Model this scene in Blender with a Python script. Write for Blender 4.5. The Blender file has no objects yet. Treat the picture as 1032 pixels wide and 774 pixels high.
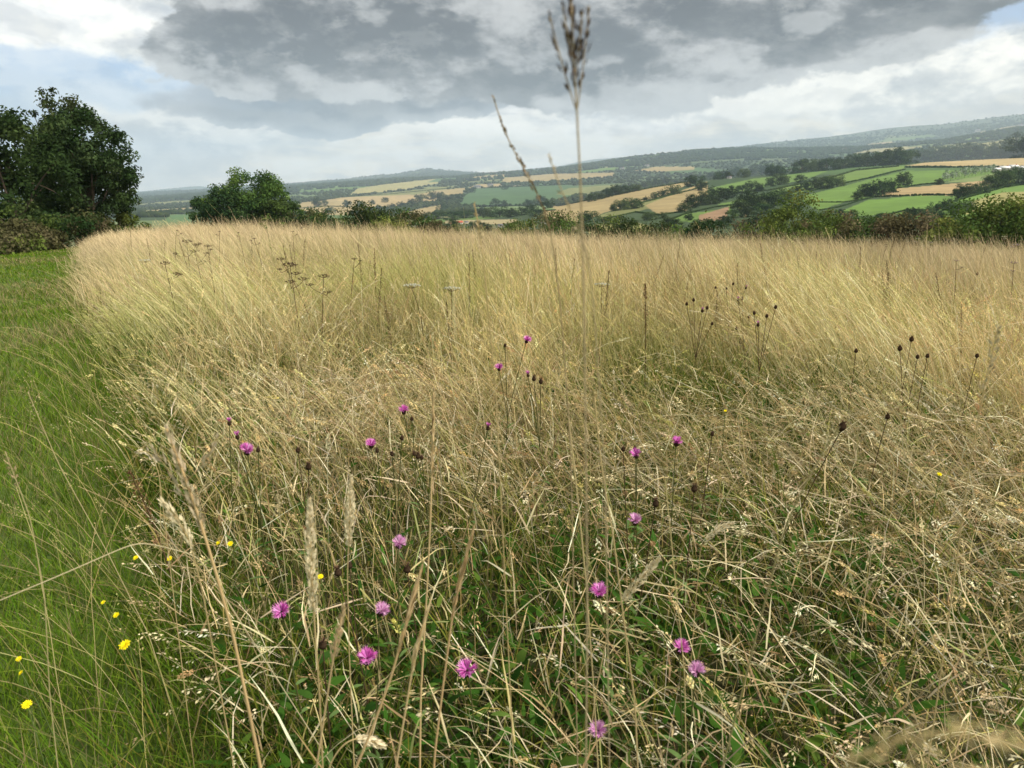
import bpy, math, random
import numpy as np
random.seed(7)
rng = np.random.default_rng(11)
sc = bpy.context.scene
COL = sc.collection
H = 1.4            # eye height above the ground under the camera
F = 775.0          # focal length in photo pixels (photo 1032 wide)
PIT = math.atan(201/F)
CP, SP = math.cos(PIT), math.sin(PIT)

# ------------------------------------------------------------------ projection helpers
def ray(u, v):
    x = (u-516)/F; y = -(v-387)/F
    return np.array([x, CP+y*SP, -SP+y*CP])
def azel(u, v):
    d = ray(u, v)
    return math.atan2(d[0], d[1]), d[2]/math.hypot(d[0], d[1])
def project(P):
    """world points -> photo pixels"""
    P = np.asarray(P, float)
    x = P[..., 0]; f = P[..., 1]*CP - P[..., 2]*SP; up = P[..., 1]*SP + P[..., 2]*CP
    f = np.maximum(f, 1e-3)
    return 516+F*x/f, 387-F*up/f

# ------------------------------------------------------------------ value noise
_perm = rng.random((256, 256))
def vnoise(x, y, s=0):
    x = np.asarray(x, float)+s*17.3; y = np.asarray(y, float)+s*9.7
    xi = np.floor(x).astype(int); yi = np.floor(y).astype(int)
    fx = x-xi; fy = y-yi; fx = fx*fx*(3-2*fx); fy = fy*fy*(3-2*fy)
    g = lambda a, b: _perm[a & 255, b & 255]
    return (g(xi, yi)*(1-fx)+g(xi+1, yi)*fx)*(1-fy)+(g(xi, yi+1)*(1-fx)+g(xi+1, yi+1)*fx)*fy
def fbm(x, y, o=4, s=0):
    t = 0; a = .5; n = 0
    for i in range(o):
        t = t+a*vnoise(x*2**i, y*2**i, s+i*3); n += a; a *= .5
    return t/n
def sstep(a, b, x):
    t = np.clip((np.asarray(x, float)-a)/(b-a), 0, 1); return t*t*(3-2*t)

# ------------------------------------------------------------------ terrain
AZT = [azel(u, 230)[0] for u in (-40, 80, 200, 330, 600, 1032)]
def near_ground(x, y):
    r = np.hypot(x, y)+1e-9; az = np.arctan2(x, y)
    a = np.interp(az, AZT, [-.014, -.012, .001, .003, 0, 0])
    b = np.interp(az, AZT, [.0006, .0006, .0008, .0012, .0016, .0016])
    rl = 40.
    rc = np.minimum(r, rl)
    z = -H+a*rc-b*rc*rc+np.maximum(r-rl, 0)*(a-2*b*rl)
    w = sstep(0, 6, r)
    z = -H+(z+H)
    z = z+(fbm(x*.35, y*.35, 3, 5)-.5)*.16*sstep(.5, 4, r)+(fbm(x*1.6, y*1.6, 2, 8)-.5)*.05
    return z
UC = [-260, -100, 60, 140, 175, 200, 230, 300, 360, 400, 430, 460, 500, 530, 560, 600, 625, 660, 700, 760, 800, 860, 900, 950, 1032, 1150, 1300]
def tab(pairs):
    return np.interp(UC, [p[0] for p in pairs], [p[1] for p in pairs])
LAY = [  # (distance table, pixel row table), from near to far
 (tab([(0, 300)]), tab([(0, 236), (300, 236), (560, 233), (800, 232), (1032, 222)])),
 (tab([(0, 700), (560, 620), (800, 700), (1032, 800)]), tab([(0, 230), (300, 228), (400, 228), (500, 224), (560, 217), (620, 208), (700, 198), (800, 190), (900, 182), (1032, 176), (1300, 168)])),
 (tab([(0, 1100), (560, 760), (620, 850), (800, 1150), (1032, 1400)]), tab([(0, 222), (300, 222), (400, 222), (500, 218), (545, 212), (620, 196), (690, 182), (760, 177), (860, 168), (912, 164), (1032, 158), (1300, 148)])),
 (tab([(0, 1700), (560, 1500), (1032, 2100)]), tab([(0, 216), (300, 215), (400, 216), (500, 212), (560, 208), (620, 201), (690, 189), (760, 184), (860, 174), (1032, 166)])),
 (tab([(0, 2800), (560, 2700), (1032, 3200)]), tab([(0, 209), (140, 210), (300, 200), (400, 195), (500, 190), (560, 186), (620, 182), (700, 176), (800, 172), (900, 164), (1032, 150), (1300, 138)])),
 (tab([(0, 4800)]), tab([(0, 201), (140, 201), (300, 188), (400, 180), (460, 178), (500, 174), (560, 170), (600, 164), (660, 155), (700, 152), (740, 149), (800, 150), (860, 148), (950, 141), (1032, 128), (1300, 110)])),
 (tab([(0, 6500)]), tab([(0, 198), (140, 197), (300, 188), (400, 181), (500, 178), (560, 175), (620, 168), (700, 158), (760, 155), (860, 153), (950, 146), (1032, 134), (1300, 118)])),
 (tab([(0, 9500)]), tab([(0, 194), (140, 194), (230, 189), (300, 184), (345, 181), (375, 177), (400, 175), (430, 169), (450, 171), (475, 175), (520, 176), (600, 170), (660, 158), (700, 151), (760, 145), (860, 134), (905, 127), (950, 123), (1032, 115), (1300, 100)])),
 (tab([(0, 11000)]), tab([(0, 199), (200, 198), (500, 182), (700, 160), (1032, 122)])),
 (tab([(0, 13600)]), tab([(0, 196), (60, 196), (100, 193), (140, 191), (165, 189), (190, 184), (205, 184), (216, 188), (250, 186), (300, 183), (400, 182), (460, 176), (500, 171), (530, 168), (560, 165), (590, 157), (620, 153), (645, 157), (680, 152), (720, 148), (760, 147), (860, 142), (1032, 130)])),
 (tab([(0, 15600)]), tab([(0, 205)])),
]
NR = 620
RG = np.concatenate([[0.0], np.exp(np.linspace(math.log(.5), math.log(15600), NR))])
AZI = np.linspace(math.radians(-42), math.radians(42), 1000)
AZO = np.linspace(math.radians(42), math.radians(318), 90)[1:-1]
AZ = np.concatenate([AZI, AZO])
def build_heights():
    Z = np.zeros((len(AZ), len(RG)))
    # layer knots converted to (az, tanE)
    kn = []
    for rt, vt in LAY:
        ae = [azel(u, v) for u, v in zip(UC, vt)]
        kn.append((np.array([a for a, e in ae]), np.array([e for a, e in ae]), rt))
    for i, az in enumerate(AZ):
        a = az if az < math.pi else az-2*math.pi
        x = RG*math.sin(a); y = RG*math.cos(a)
        zn = near_ground(x, y)
        rs = [110.]; zs = [float(near_ground(np.array(110*math.sin(a)), np.array(110*math.cos(a))))]
        for ka, ke, kr in kn:
            r = np.interp(a, ka, kr); e = np.interp(a, ka, ke)
            rs.append(r); zs.append(r*e)
        zf = np.interp(RG, rs, zs)
        Z[i] = np.where(RG < 110, zn, zf)
    # smooth along distance beyond the meadow
    lg = RG > 60
    Zs = Z.copy()
    for _ in range(14):
        Zs[:, 1:-1] = (Zs[:, :-2]+2*Zs[:, 1:-1]+Zs[:, 2:])/4
    Z = np.where(sstep(60, 110, RG)[None, :] > 0, Z*(1-sstep(60, 110, RG))[None, :]+Zs*sstep(60, 110, RG)[None, :], Z)
    X = RG[None, :]*np.sin(AZ)[:, None]; Y = RG[None, :]*np.cos(AZ)[:, None]
    amp = np.interp(RG, [0, 200, 800, 3000, 9000, 15600], [0, 0, 2, 9, 55, 60])
    wl = 1.0
    n = (fbm(X/900, Y/900, 5, 2)-.5)*np.where(RG > 7000, 1, 1)[None, :]
    Z = Z+n*amp[None, :]
    return X, Y, Z
TX, TY, TZ = build_heights()
NI = len(AZI)
def ground_z(x, y):
    """height of the built sheet (bilinear, inner fan)"""
    x = np.asarray(x, float); y = np.asarray(y, float)
    r = np.hypot(x, y); az = np.arctan2(x, y)
    fi = np.clip((az-AZI[0])/(AZI[1]-AZI[0]), 0, NI-1.001)
    lr = np.log(np.maximum(r, .5)); l0 = math.log(.5); dl = (math.log(15600)-l0)/(NR-1)
    fj = np.clip((lr-l0)/dl+1, 1, NR-.001)
    i = fi.astype(int); j = fj.astype(int); a = fi-i; b = fj-j
    return (TZ[i, j]*(1-a)+TZ[i+1, j]*a)*(1-b)+(TZ[i, j+1]*(1-a)+TZ[i+1, j+1]*a)*b
def hit(u, v, rmin=200., rmax=15600):
    az, e = azel(u, v)
    r = np.exp(np.linspace(math.log(rmin), math.log(rmax), 3000))
    x = r*math.sin(az); y = r*math.cos(az); z = ground_z(x, y)
    k = np.argmax(z/r >= e)
    if z[k]/r[k] < e: k = int(np.argmax(z/r))
    return np.array([x[k], y[k], z[k]])
def path_edge(x, y):
    """>0 on the tall meadow side, <0 on the mown path side (metres)"""
    return (x+0.545*y+.10-.27*sstep(8, 2, y)+(fbm(x*.8, y*.8, 3, 21)-.5)*(.4+.06*np.minimum(y, 20)))*.87

# ------------------------------------------------------------------ materials
def mat(name, col=None, rough=.9, attr=True, transl=0.0, noise=0, nscale=5.0, objrand=0.0, spec=.2):
    m = bpy.data.materials.new(name); m.use_nodes = True
    nt = m.node_tree; N = nt.nodes; L = nt.links; N.clear()
    out = N.new('ShaderNodeOutputMaterial')
    src = None
    if attr:
        a = N.new('ShaderNodeAttribute'); a.attribute_name = 'tint'; src = a.outputs['Color']
    else:
        c = N.new('ShaderNodeRGB'); c.outputs[0].default_value = (*col, 1); src = c.outputs[0]
    if noise:
        tc = N.new('ShaderNodeTexCoord'); nz = N.new('ShaderNodeTexNoise'); nz.inputs['Scale'].default_value = nscale; nz.inputs['Detail'].default_value = 6
        L.new(tc.outputs['Object'], nz.inputs['Vector'])
        mr = N.new('ShaderNodeMapRange'); mr.inputs['From Min'].default_value = .25; mr.inputs['From Max'].default_value = .75
        mr.inputs['To Min'].default_value = 1-noise; mr.inputs['To Max'].default_value = 1+noise
        L.new(nz.outputs['Fac'], mr.inputs['Value'])
        mx = N.new('ShaderNodeVectorMath'); mx.operation = 'SCALE'
        L.new(src, mx.inputs[0]); L.new(mr.outputs[0], mx.inputs['Scale']); src = mx.outputs[0]
    if objrand:
        oi = N.new('ShaderNodeObjectInfo'); hs = N.new('ShaderNodeHueSaturation')
        m1 = N.new('ShaderNodeMapRange'); m1.inputs['To Min'].default_value = .5-.04*objrand; m1.inputs['To Max'].default_value = .5+.04*objrand
        m2 = N.new('ShaderNodeMapRange'); m2.inputs['To Min'].default_value = 1-.45*objrand; m2.inputs['To Max'].default_value = 1+.5*objrand
        w = N.new('ShaderNodeTexWhiteNoise'); w.noise_dimensions = '1D'
        L.new(oi.outputs['Random'], m1.inputs['Value']); L.new(oi.outputs['Random'], w.inputs['W']); L.new(w.outputs['Value'], m2.inputs['Value'])
        L.new(m1.outputs[0], hs.inputs['Hue']); L.new(m2.outputs[0], hs.inputs['Value']); L.new(src, hs.inputs['Color']); src = hs.outputs[0]
    if transl:
        d = N.new('ShaderNodeBsdfDiffuse'); t = N.new('ShaderNodeBsdfTranslucent'); mx = N.new('ShaderNodeMixShader'); mx.inputs[0].default_value = transl
        L.new(src, d.inputs['Color']); L.new(src, t.inputs['Color']); L.new(d.outputs[0], mx.inputs[1]); L.new(t.outputs[0], mx.inputs[2])
        L.new(mx.outputs[0], out.inputs['Surface'])
    else:
        p = N.new('ShaderNodeBsdfPrincipled'); p.inputs['Roughness'].default_value = rough
        p.inputs['Specular IOR Level'].default_value = spec
        L.new(src, p.inputs['Base Color']); L.new(p.outputs[0], out.inputs['Surface'])
    return m
M_GRASS = mat('dry_grass', transl=.22)
M_GREEN = mat('green_blades', transl=.35)
M_LEAF = mat('tree_leaves', transl=.25, objrand=.55)
M_BARK = mat('bark', (.09, .07, .05), attr=False, noise=.35, nscale=6)
M_PLANT = mat('plant_tissue', transl=.12)
M_WALL = mat('painted_wall', (.5, .48, .42), attr=False, noise=.08, nscale=.4)
M_ROOFR = mat('red_tiles', (.45, .11, .06), attr=False, noise=.25, nscale=.8)
M_ROOFG = mat('grey_slates', (.16, .16, .17), attr=False, noise=.25, nscale=.8)
M_ROOFW = mat('pale_sheet_roof', (.75, .75, .74), attr=False, noise=.08, nscale=.4)
M_PANE = mat('window_glass', (.03, .035, .04), attr=False, rough=.1, spec=.5)

# ------------------------------------------------------------------ mesh helpers
class MB:
    def __init__(s): s.V = []; s.Q = []; s.T = []; s.C = []; s.n = 0
    def add(s, V, Q=None, T=None, C=(.5, .5, .5)):
        V = np.asarray(V, float).reshape(-1, 3); C = np.asarray(C, float)
        if C.ndim == 1: C = np.broadcast_to(C, (len(V), 3))
        s.V.append(V); s.C.append(C.reshape(-1, 3))
        if Q is not None and len(Q): s.Q.append(np.asarray(Q, int).reshape(-1, 4)+s.n)
        if T is not None and len(T): s.T.append(np.asarray(T, int).reshape(-1, 3)+s.n)
        s.n += len(V)
    def mesh(s, name, material, smooth=False):
        V = np.concatenate(s.V); C = np.concatenate(s.C)
        Q = np.concatenate(s.Q) if s.Q else np.zeros((0, 4), int); T = np.concatenate(s.T) if s.T else np.zeros((0, 3), int)
        me = bpy.data.meshes.new(name)
        me.vertices.add(len(V)); me.vertices.foreach_set('co', V.astype(np.float32).ravel())
        li = np.concatenate([Q.ravel(), T.ravel()]).astype(np.int32)
        me.loops.add(len(li)); me.loops.foreach_set('vertex_index', li)
        st = np.concatenate([np.arange(len(Q))*4, len(Q)*4+np.arange(len(T))*3]).astype(np.int32)
        me.polygons.add(len(st)); me.polygons.foreach_set('loop_start', st)
        me.update(calc_edges=True)
        at = me.color_attributes.new('tint', 'FLOAT_COLOR', 'POINT')
        at.data.foreach_set('color', np.concatenate([np.clip(C, 0, 1), np.ones((len(C), 1))], 1).astype(np.float32).ravel())
        if smooth: me.polygons.foreach_set('use_smooth', np.ones(len(st), bool))
        me.materials.append(material)
        return me
    def build(s, name, material, parent=None, smooth=False):
        o = bpy.data.objects.new(name, s.mesh(name, material, smooth)); COL.objects.link(o)
        if parent is not None: o.parent = parent
        return o
def tag(o, label=None, cat=None, group=None, kind=None):
    if label: o['label'] = label
    if cat: o['category'] = cat
    if group: o['group'] = group
    if kind: o['kind'] = kind
    return o
def empty(name, loc, label, cat, group=None, rz=0, s=1):
    o = bpy.data.objects.new(name, None); COL.objects.link(o); o.location = loc; o.rotation_euler = (0, 0, rz)
    o.scale = (s, s, s) if not hasattr(s, '__len__') else s
    o.empty_display_size = .1
    return tag(o, label, cat, group)
def copy_tree(o, parent=None):
    c = o.copy(); COL.objects.link(c); c.parent = parent
    for ch in list(o.children): copy_tree(ch, c)
    return c

def tube(mb, P, R, C, n=6, cap=True):
    """tapered tube through points P with radii R"""
    P = np.asarray(P, float); K = len(P); R = np.broadcast_to(np.asarray(R, float), (K,))
    T = np.gradient(P, axis=0); T /= np.linalg.norm(T, axis=1)[:, None]+1e-12
    ref = np.array([1., .13, .07]) if abs(T[0][0]) < .8 else np.array([0, 1., 0])
    A = np.cross(T, ref); A /= np.linalg.norm(A, axis=1)[:, None]+1e-12; B = np.cross(T, A)
    th = np.arange(n)*2*math.pi/n
    V = P[:, None, :]+R[:, None, None]*(np.cos(th)[None, :, None]*A[:, None, :]+np.sin(th)[None, :, None]*B[:, None, :])
    V = V.reshape(-1, 3)
    k, i = np.meshgrid(np.arange(K-1), np.arange(n), indexing='ij'); i2 = (i+1) % n
    Q = np.stack([k*n+i, k*n+i2, (k+1)*n+i2, (k+1)*n+i], -1).reshape(-1, 4)
    C = np.asarray(C, float)
    if C.ndim == 2: C = np.repeat(C, n, 0)
    mb.add(V, Q=Q, C=C)
    if cap:
        mb.add(V[-n:], T=[(0, j, j+1) for j in range(1, n-1)], C=C[-1] if C.ndim == 2 else C)

def blades(mb, base, h, az, th0, th1, w, wrot, c0, c1, K=5, p=1.0, prof='leaf', wob=0.0, cpow=1.0):
    N = len(base)
    bc = lambda a: np.broadcast_to(np.asarray(a, float), (N,))
    h, az, th0, th1, w, wrot, p = map(bc, (h, az, th0, th1, w, wrot, p))
    t = np.linspace(0, 1, K+1)
    tm = (t[:-1]+t[1:])/2
    th = th0[:, None]+(th1-th0)[:, None]*tm[None, :]**p[:, None]
    azs = az[:, None]+np.cumsum(rng.normal(0, 1, (N, K)), 1)*wob
    seg = (h/K)[:, None]
    dx = np.sin(th)*np.sin(azs)*seg; dy = np.sin(th)*np.cos(azs)*seg; dz = np.cos(th)*seg
    D = np.stack([dx, dy, dz], -1)
    P = np.concatenate([base[:, None, :], base[:, None, :]+np.cumsum(D, 1)], 1)     # N,K+1,3
    Tn = D/(seg[..., None]+1e-9); Tn = np.concatenate([Tn, Tn[:, -1:]], 1)
    perp = np.stack([np.cos(az), -np.sin(az), 0*az], -1)[:, None, :]
    nrm = np.cross(Tn, np.broadcast_to(perp, Tn.shape))
    wd = np.cos(wrot)[:, None, None]*perp+np.sin(wrot)[:, None, None]*nrm
    if prof == 'leaf': pr = np.minimum(1, .45+t*3)*np.maximum(1-t, 0)**.7+.02
    elif prof == 'stem': pr = 1-.45*t
    elif prof == 'head': pr = np.where(t < .78, 1-.4*t, np.where(t > .99, .5, 3.2*np.sin(np.clip((t-.74)/.27, 0, 1)*math.pi)+.4))
    W = (w[:, None]*pr[None, :])[..., None]*wd*.5
    V = np.stack([P-W, P+W], 2).reshape(-1, 3)
    b = np.arange(N)[:, None]*(2*(K+1)); k = np.arange(K)[None, :]*2
    Q = np.stack([b+k, b+k+1, b+k+3, b+k+2], -1).reshape(-1, 4)
    tt = (t**cpow)[None, :, None]
    C = c0[:, None, :]*(1-tt)+c1[:, None, :]*tt
    C = np.repeat(C, 2, 1).reshape(-1, 3)
    mb.add(V, Q=Q, C=C)
    return P, Tn
def heads(mb, P, Tn, M, L, spread, sl, sw, col, open_=0.5, droop=0.0, t0=None):
    """spikelets round the last share L of each stem"""
    N, K1, _ = P.shape
    if N == 0: return
    s = rng.random((N, M)); t = 1-L+L*s
    f = t*(K1-1); i = np.minimum(f.astype(int), K1-2); fr = (f-i)[..., None]
    n = np.arange(N)[:, None]
    pos = P[n, i]*(1-fr)+P[n, i+1]*fr; tg = Tn[n, i]
    rad = rng.normal(0, 1, (N, M, 3)); rad -= (rad*tg).sum(-1, keepdims=True)*tg; rad /= np.linalg.norm(rad, axis=-1, keepdims=True)+1e-9
    env = (np.sin(np.clip((s*.85+.15), 0, 1)*math.pi)+.15)
    spread = np.broadcast_to(np.asarray(spread, float), (N,))
    env0 = env
    pos = pos+rad*(env*spread[:, None]*np.sqrt(rng.random((N, M))))[..., None]
    d = tg*(1-open_)+rad*open_+np.array([0, 0, -droop]); d /= np.linalg.norm(d, axis=-1, keepdims=True)+1e-9
    side = np.cross(d, rng.normal(0, 1, (N, M, 3))); side /= np.linalg.norm(side, axis=-1, keepdims=True)+1e-9
    lob = .72+.28*np.sin(s*L*46+rng.random((N, 1))*6)
    env = env*lob
    ll = (sl*(.5+.5*np.clip(env, 0, 1))*(.6+.8*rng.random((N, M))))[..., None]; ww = sw*(.6+.8*rng.random((N, M)))[..., None]
    V = np.stack([pos, pos+d*ll*.45+side*ww*.5, pos+d*ll, pos+d*ll*.45-side*ww*.5], 2).reshape(-1, 3)
    q = np.arange(N*M)[:, None]*4+np.arange(4)[None, :]
    c = col[:, None, :]*(.75+.5*rng.random((N, M, 1)))
    mb.add(V, Q=q, C=np.repeat(c, 4, 1).reshape(-1, 3))
def pal(n, cols, wts, var=.15):
    cols = np.array(cols); wts = np.array(wts, float); wts /= wts.sum()
    c = cols[rng.choice(len(cols), n, p=wts)]
    return np.clip(c*(1+rng.normal(0, var, (n, 1)))*(1+rng.normal(0, var*.25, (n, 3))), .005, 1)

# ------------------------------------------------------------------ the ground sheet, coloured with its fields
GREEN = (.11, .185, .035); DGREEN = (.06, .115, .03); TAN = (.36, .27, .13); TAN2 = (.31, .24, .11); OLIVE = (.17, .18, .06); BROWN = (.25, .16, .09)
WOOD = (.035, .06, .02)
FIELDS = [
 # right-hand hillside
 ([(545, 216), (560, 205), (600, 199), (640, 191), (690, 179), (697, 184), (670, 197), (640, 205), (610, 214), (585, 224), (560, 222)], TAN2, 300, 1500),
 ([(600, 218), (640, 206), (672, 198), (668, 206), (640, 214), (610, 222)], OLIVE, 300, 1500),
 ([(650, 207), (690, 191), (712, 183), (716, 196), (692, 212), (664, 217)], TAN2, 300, 1500),
 ([(672, 222), (690, 216), (738, 209), (736, 214), (700, 224)], GREEN, 300, 1500),
 ([(704, 217), (735, 208), (732, 220), (705, 225)], BROWN, 300, 1500),
 ([(713, 190), (760, 180), (835, 172), (812, 181), (735, 195), (715, 197)], GREEN, 300, 1600),
 ([(722, 206), (770, 196), (782, 192), (800, 190), (770, 201), (735, 208)], GREEN, 300, 1500),
 ([(775, 193), (862, 171), (912, 167), (912, 171), (872, 181), (800, 196)], (.12, .19, .035), 300, 1700),
 ([(810, 204), (812, 197), (875, 181), (914, 172), (1010, 171), (1000, 176), (950, 183), (915, 188), (884, 197), (850, 204), (825, 212)], (.11, .19, .032), 300, 1700),
 ([(912, 167), (950, 161), (1040, 159), (1300, 150), (1300, 160), (1040, 168)], (.38, .29, .14), 300, 2500),
 ([(950, 184), (1000, 175), (1010, 171), (1200, 168), (1200, 178), (1010, 182)], (.16, .21, .07), 300, 2500),
 ([(880, 198), (905, 190), (950, 186), (1000, 181), (994, 190), (962, 197), (925, 197)], (.34, .25, .12), 300, 1700),
 ([(845, 214), (876, 201), (960, 198), (948, 208), (905, 216), (860, 218)], (.11, .195, .032), 250, 1700),
 ([(960, 214), (982, 202), (1010, 194), (1200, 186), (1200, 204), (1010, 208), (975, 216)], (.27, .25, .09), 250, 1700),
 ([(590, 232), (600, 226), (640, 224), (660, 229), (650, 236), (600, 240)], (.25, .24, .09), 200, 900),
 # valley in the middle
 ([(300, 216), (303, 204), (330, 202), (365, 203), (372, 210), (350, 217)], TAN2, 1100, 3200),
 ([(325, 202), (345, 199), (420, 196), (450, 196), (448, 201), (395, 209), (372, 209), (366, 203)], TAN, 1100, 4000),
 ([(345, 199), (385, 195), (450, 188), (450, 194), (420, 196)], OLIVE, 1100, 4500),
 ([(352, 197), (360, 190), (385, 186), (440, 180), (447, 184), (400, 192)], (.30, .27, .11), 1100, 6000),
 ([(395, 218), (420, 211), (446, 206), (448, 213), (420, 221)], TAN2, 700, 3200),
 ([(420, 196), (440, 192), (470, 189), (466, 196), (430, 201)], TAN2, 1100, 4500),
 ([(462, 207), (468, 197), (480, 190), (520, 188), (575, 186), (592, 192), (575, 199), (540, 206), (500, 208)], (.06, .115, .04), 900, 4500),
 ([(470, 213), (480, 209), (550, 207), (560, 211), (520, 214)], (.14, .2, .07), 700, 3500),
 ([(505, 184), (508, 179), (560, 175), (620, 174), (618, 178), (560, 182)], TAN2, 1500, 6500),
 ([(560, 196), (572, 190), (620, 186), (625, 190), (590, 197)], OLIVE, 1200, 4500),
 ([(640, 172), (660, 168), (700, 168), (700, 171), (660, 173)], TAN2, 1500, 7000),
 ([(470, 190), (480, 186), (505, 185), (505, 188)], TAN, 1500, 6500),
 ([(447, 225), (450, 222), (520, 221), (525, 224), (500, 226)], (.30, .25, .13), 500, 2500),
 ([(430, 184), (440, 180), (460, 179), (462, 182)], DGREEN, 1500, 8000),
 ([(165, 224), (170, 217), (200, 215), (215, 222)], (.08, .15, .05), 400, 3000),
 ([(140, 216), (150, 212), (195, 209), (195, 212)], TAN2, 1000, 4000),
 # far right
 ([(920, 158), (945, 150), (1000, 142), (1040, 136), (1200, 130), (1200, 150), (1040, 152)], (.27, .25, .10), 1800, 4500),
 ([(858, 155), (880, 150), (930, 147), (925, 151), (880, 156)], (.3, .27, .13), 1800, 6000),
 ([(870, 146), (895, 143), (910, 143), (890, 147)], TAN, 2800, 8000),
 ([(790, 171), (830, 166), (862, 162), (860, 165), (820, 171)], OLIVE, 1500, 4500),
]
def inpoly(px, py, poly):
    c = np.zeros(px.shape, bool); n = len(poly)
    for i in range(n):
        x1, y1 = poly[i]; x2, y2 = poly[(i+1) % n]
        if y1 == y2: continue
        m = ((y1 > py) != (y2 > py)) & (px < (x2-x1)*(py-y1)/(y2-y1)+x1)
        c ^= m
    return c
# voronoi patchwork of unnamed fields beyond 1.2 km
vs = rng.uniform(-1, 1, (3800, 2))*np.array([9500, 8500])+np.array([0, 8000])
vs = vs[np.hypot(vs[:, 0], vs[:, 1]) > 250]
vcol = pal(len(vs), [TAN2, OLIVE, GREEN, DGREEN, WOOD, (.10, .14, .05), (.3, .25, .12)], [1.2, 2, 2.2, 2, 4.4, 2, .9], .12)
def voronoi(x, y):
    """nearest and second nearest seed (grid hashed)"""
    out_i = np.zeros(x.size, int); d1 = np.full(x.size, 1e18); d2 = np.full(x.size, 1e18)
    cell = 420.; key = {}
    for k, (a, b) in enumerate(vs): key.setdefault((int(a//cell), int(b//cell)), []).append(k)
    cx = (x//cell).astype(int); cy = (y//cell).astype(int)
    for gx in np.unique(cx):
        mx = np.where(cx == gx)[0]
        for gy in np.unique(cy[mx]):
            idx = mx[cy[mx] == gy]
            ks = [k for a in (-1, 0, 1) for b in (-1, 0, 1) for k in key.get((gx+a, gy+b), [])]
            if not ks: continue
            ks = np.array(ks); D = (x[idx][:, None]-vs[ks, 0])**2+(y[idx][:, None]-vs[ks, 1])**2
            o = np.argsort(D, 1)[:, :2]
            out_i[idx] = ks[o[:, 0]]; d1[idx] = np.sqrt(D[np.arange(len(idx)), o[:, 0]])
            if len(ks) > 1: d2[idx] = np.sqrt(D[np.arange(len(idx)), o[:, 1]])
    return out_i, d1, d2
def terrain():
    mb = MB()
    na, nr = TX.shape
    C = np.zeros((na, nr, 3))
    x, y, z = TX, TY, TZ
    r = np.hypot(x, y)
    # near: soil under the meadow, turf on the path
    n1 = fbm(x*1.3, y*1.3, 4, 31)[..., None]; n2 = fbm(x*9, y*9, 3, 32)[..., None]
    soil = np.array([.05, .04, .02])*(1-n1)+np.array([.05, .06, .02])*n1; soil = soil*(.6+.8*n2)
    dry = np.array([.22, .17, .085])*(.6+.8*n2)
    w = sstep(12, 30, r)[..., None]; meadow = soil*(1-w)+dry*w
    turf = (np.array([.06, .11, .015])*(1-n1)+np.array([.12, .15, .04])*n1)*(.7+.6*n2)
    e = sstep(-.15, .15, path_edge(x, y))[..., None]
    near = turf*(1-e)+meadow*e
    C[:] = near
    hed = np.array([.06, .08, .03])*(.6+.8*fbm(x*.05, y*.05, 4, 33)[..., None])
    w = sstep(55, 75, r)[..., None]; C[:] = C*(1-w)+hed*w
    # patchwork
    far = (r > 260)
    wx = x+(fbm(x/160, y/160, 3, 41)-.5)*90; wy = y+(fbm(x/160, y/160, 3, 42)-.5)*90
    fi = np.where(far & (np.abs(np.arctan2(x, y)) < .75))
    vi, d1, d2 = voronoi(wx[fi], wy[fi])
    cc = vcol[vi].copy()
    rr = r[fi]
    bor = (d2-d1) < 22+rr*.006
    cc[bor] = np.array(WOOD)*1.1
    farw = sstep(7000, 9000, rr)[:, None]; cc = cc*(1-farw)+np.array([.075, .095, .05])*farw   # moorland tops
    cc = cc*(.85+.3*fbm(x[fi]/60, y[fi]/60, 3, 43)[:, None])
    C[fi] = cc
    U, Vv = project(np.stack([x, y, z], -1))
    for poly, c, r0, r1 in FIELDS:
        m = inpoly(U, Vv, poly) & (r > r0) & (r < r1) & (y > 0)
        a_ = .4+len(poly)+poly[0][0]*.01; st = 1+.10*(np.sin((x[m]*math.cos(a_)+y[m]*math.sin(a_))/5.5) > .82)-.10*(fbm(x[m]/14, y[m]/14, 3, 46) > .62)
        C[m] = np.array(c)*(.82+.36*fbm(x[m]/40, y[m]/90, 4, 44)[:, None])*st[:, None]
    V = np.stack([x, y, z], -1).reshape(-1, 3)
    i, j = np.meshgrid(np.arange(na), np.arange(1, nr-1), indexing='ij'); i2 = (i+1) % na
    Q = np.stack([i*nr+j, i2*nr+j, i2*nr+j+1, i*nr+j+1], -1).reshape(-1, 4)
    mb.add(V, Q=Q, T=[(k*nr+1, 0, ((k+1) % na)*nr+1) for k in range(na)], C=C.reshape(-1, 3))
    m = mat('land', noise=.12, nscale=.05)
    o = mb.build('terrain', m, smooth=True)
    tag(o, kind='structure')
terrain()

exec_parts = True
# ------------------------------------------------------------------ grass (stuff)
STRAW = [(.70, .56, .30), (.58, .45, .23), (.46, .31, .16), (.46, .43, .15), (.84, .74, .50)]
def sample(n_dens, r0, r1, azmax=.72, azmin=None):
    """points with density n_dens(r) per square metre in the fan"""
    azmin = -azmax if azmin is None else azmin
    rr = np.linspace(r0, r1, 400); d = n_dens(rr)*rr*(azmax-azmin); cum = np.concatenate([[0], np.cumsum((d[1:]+d[:-1])/2*np.diff(rr))])
    n = int(cum[-1]); q = rng.random(n)*cum[-1]
    r = np.interp(q, cum, rr); az = azmin+(azmax-azmin)*rng.random(n)
    return r*np.sin(az), r*np.cos(az), r
def gp(u, v, h=.3):
    """ground point seen at pixel (u,v) if the thing there is h above the ground"""
    az, e = azel(u, v)
    r = np.linspace(.6, 60, 6000); z = near_ground(r*math.sin(az), r*math.cos(az))+h
    k = np.argmax(z/r >= e) if (z/r >= e).any() else np.argmax(z/r)
    return r[k]*math.sin(az), r[k]*math.cos(az), r[k]
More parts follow.
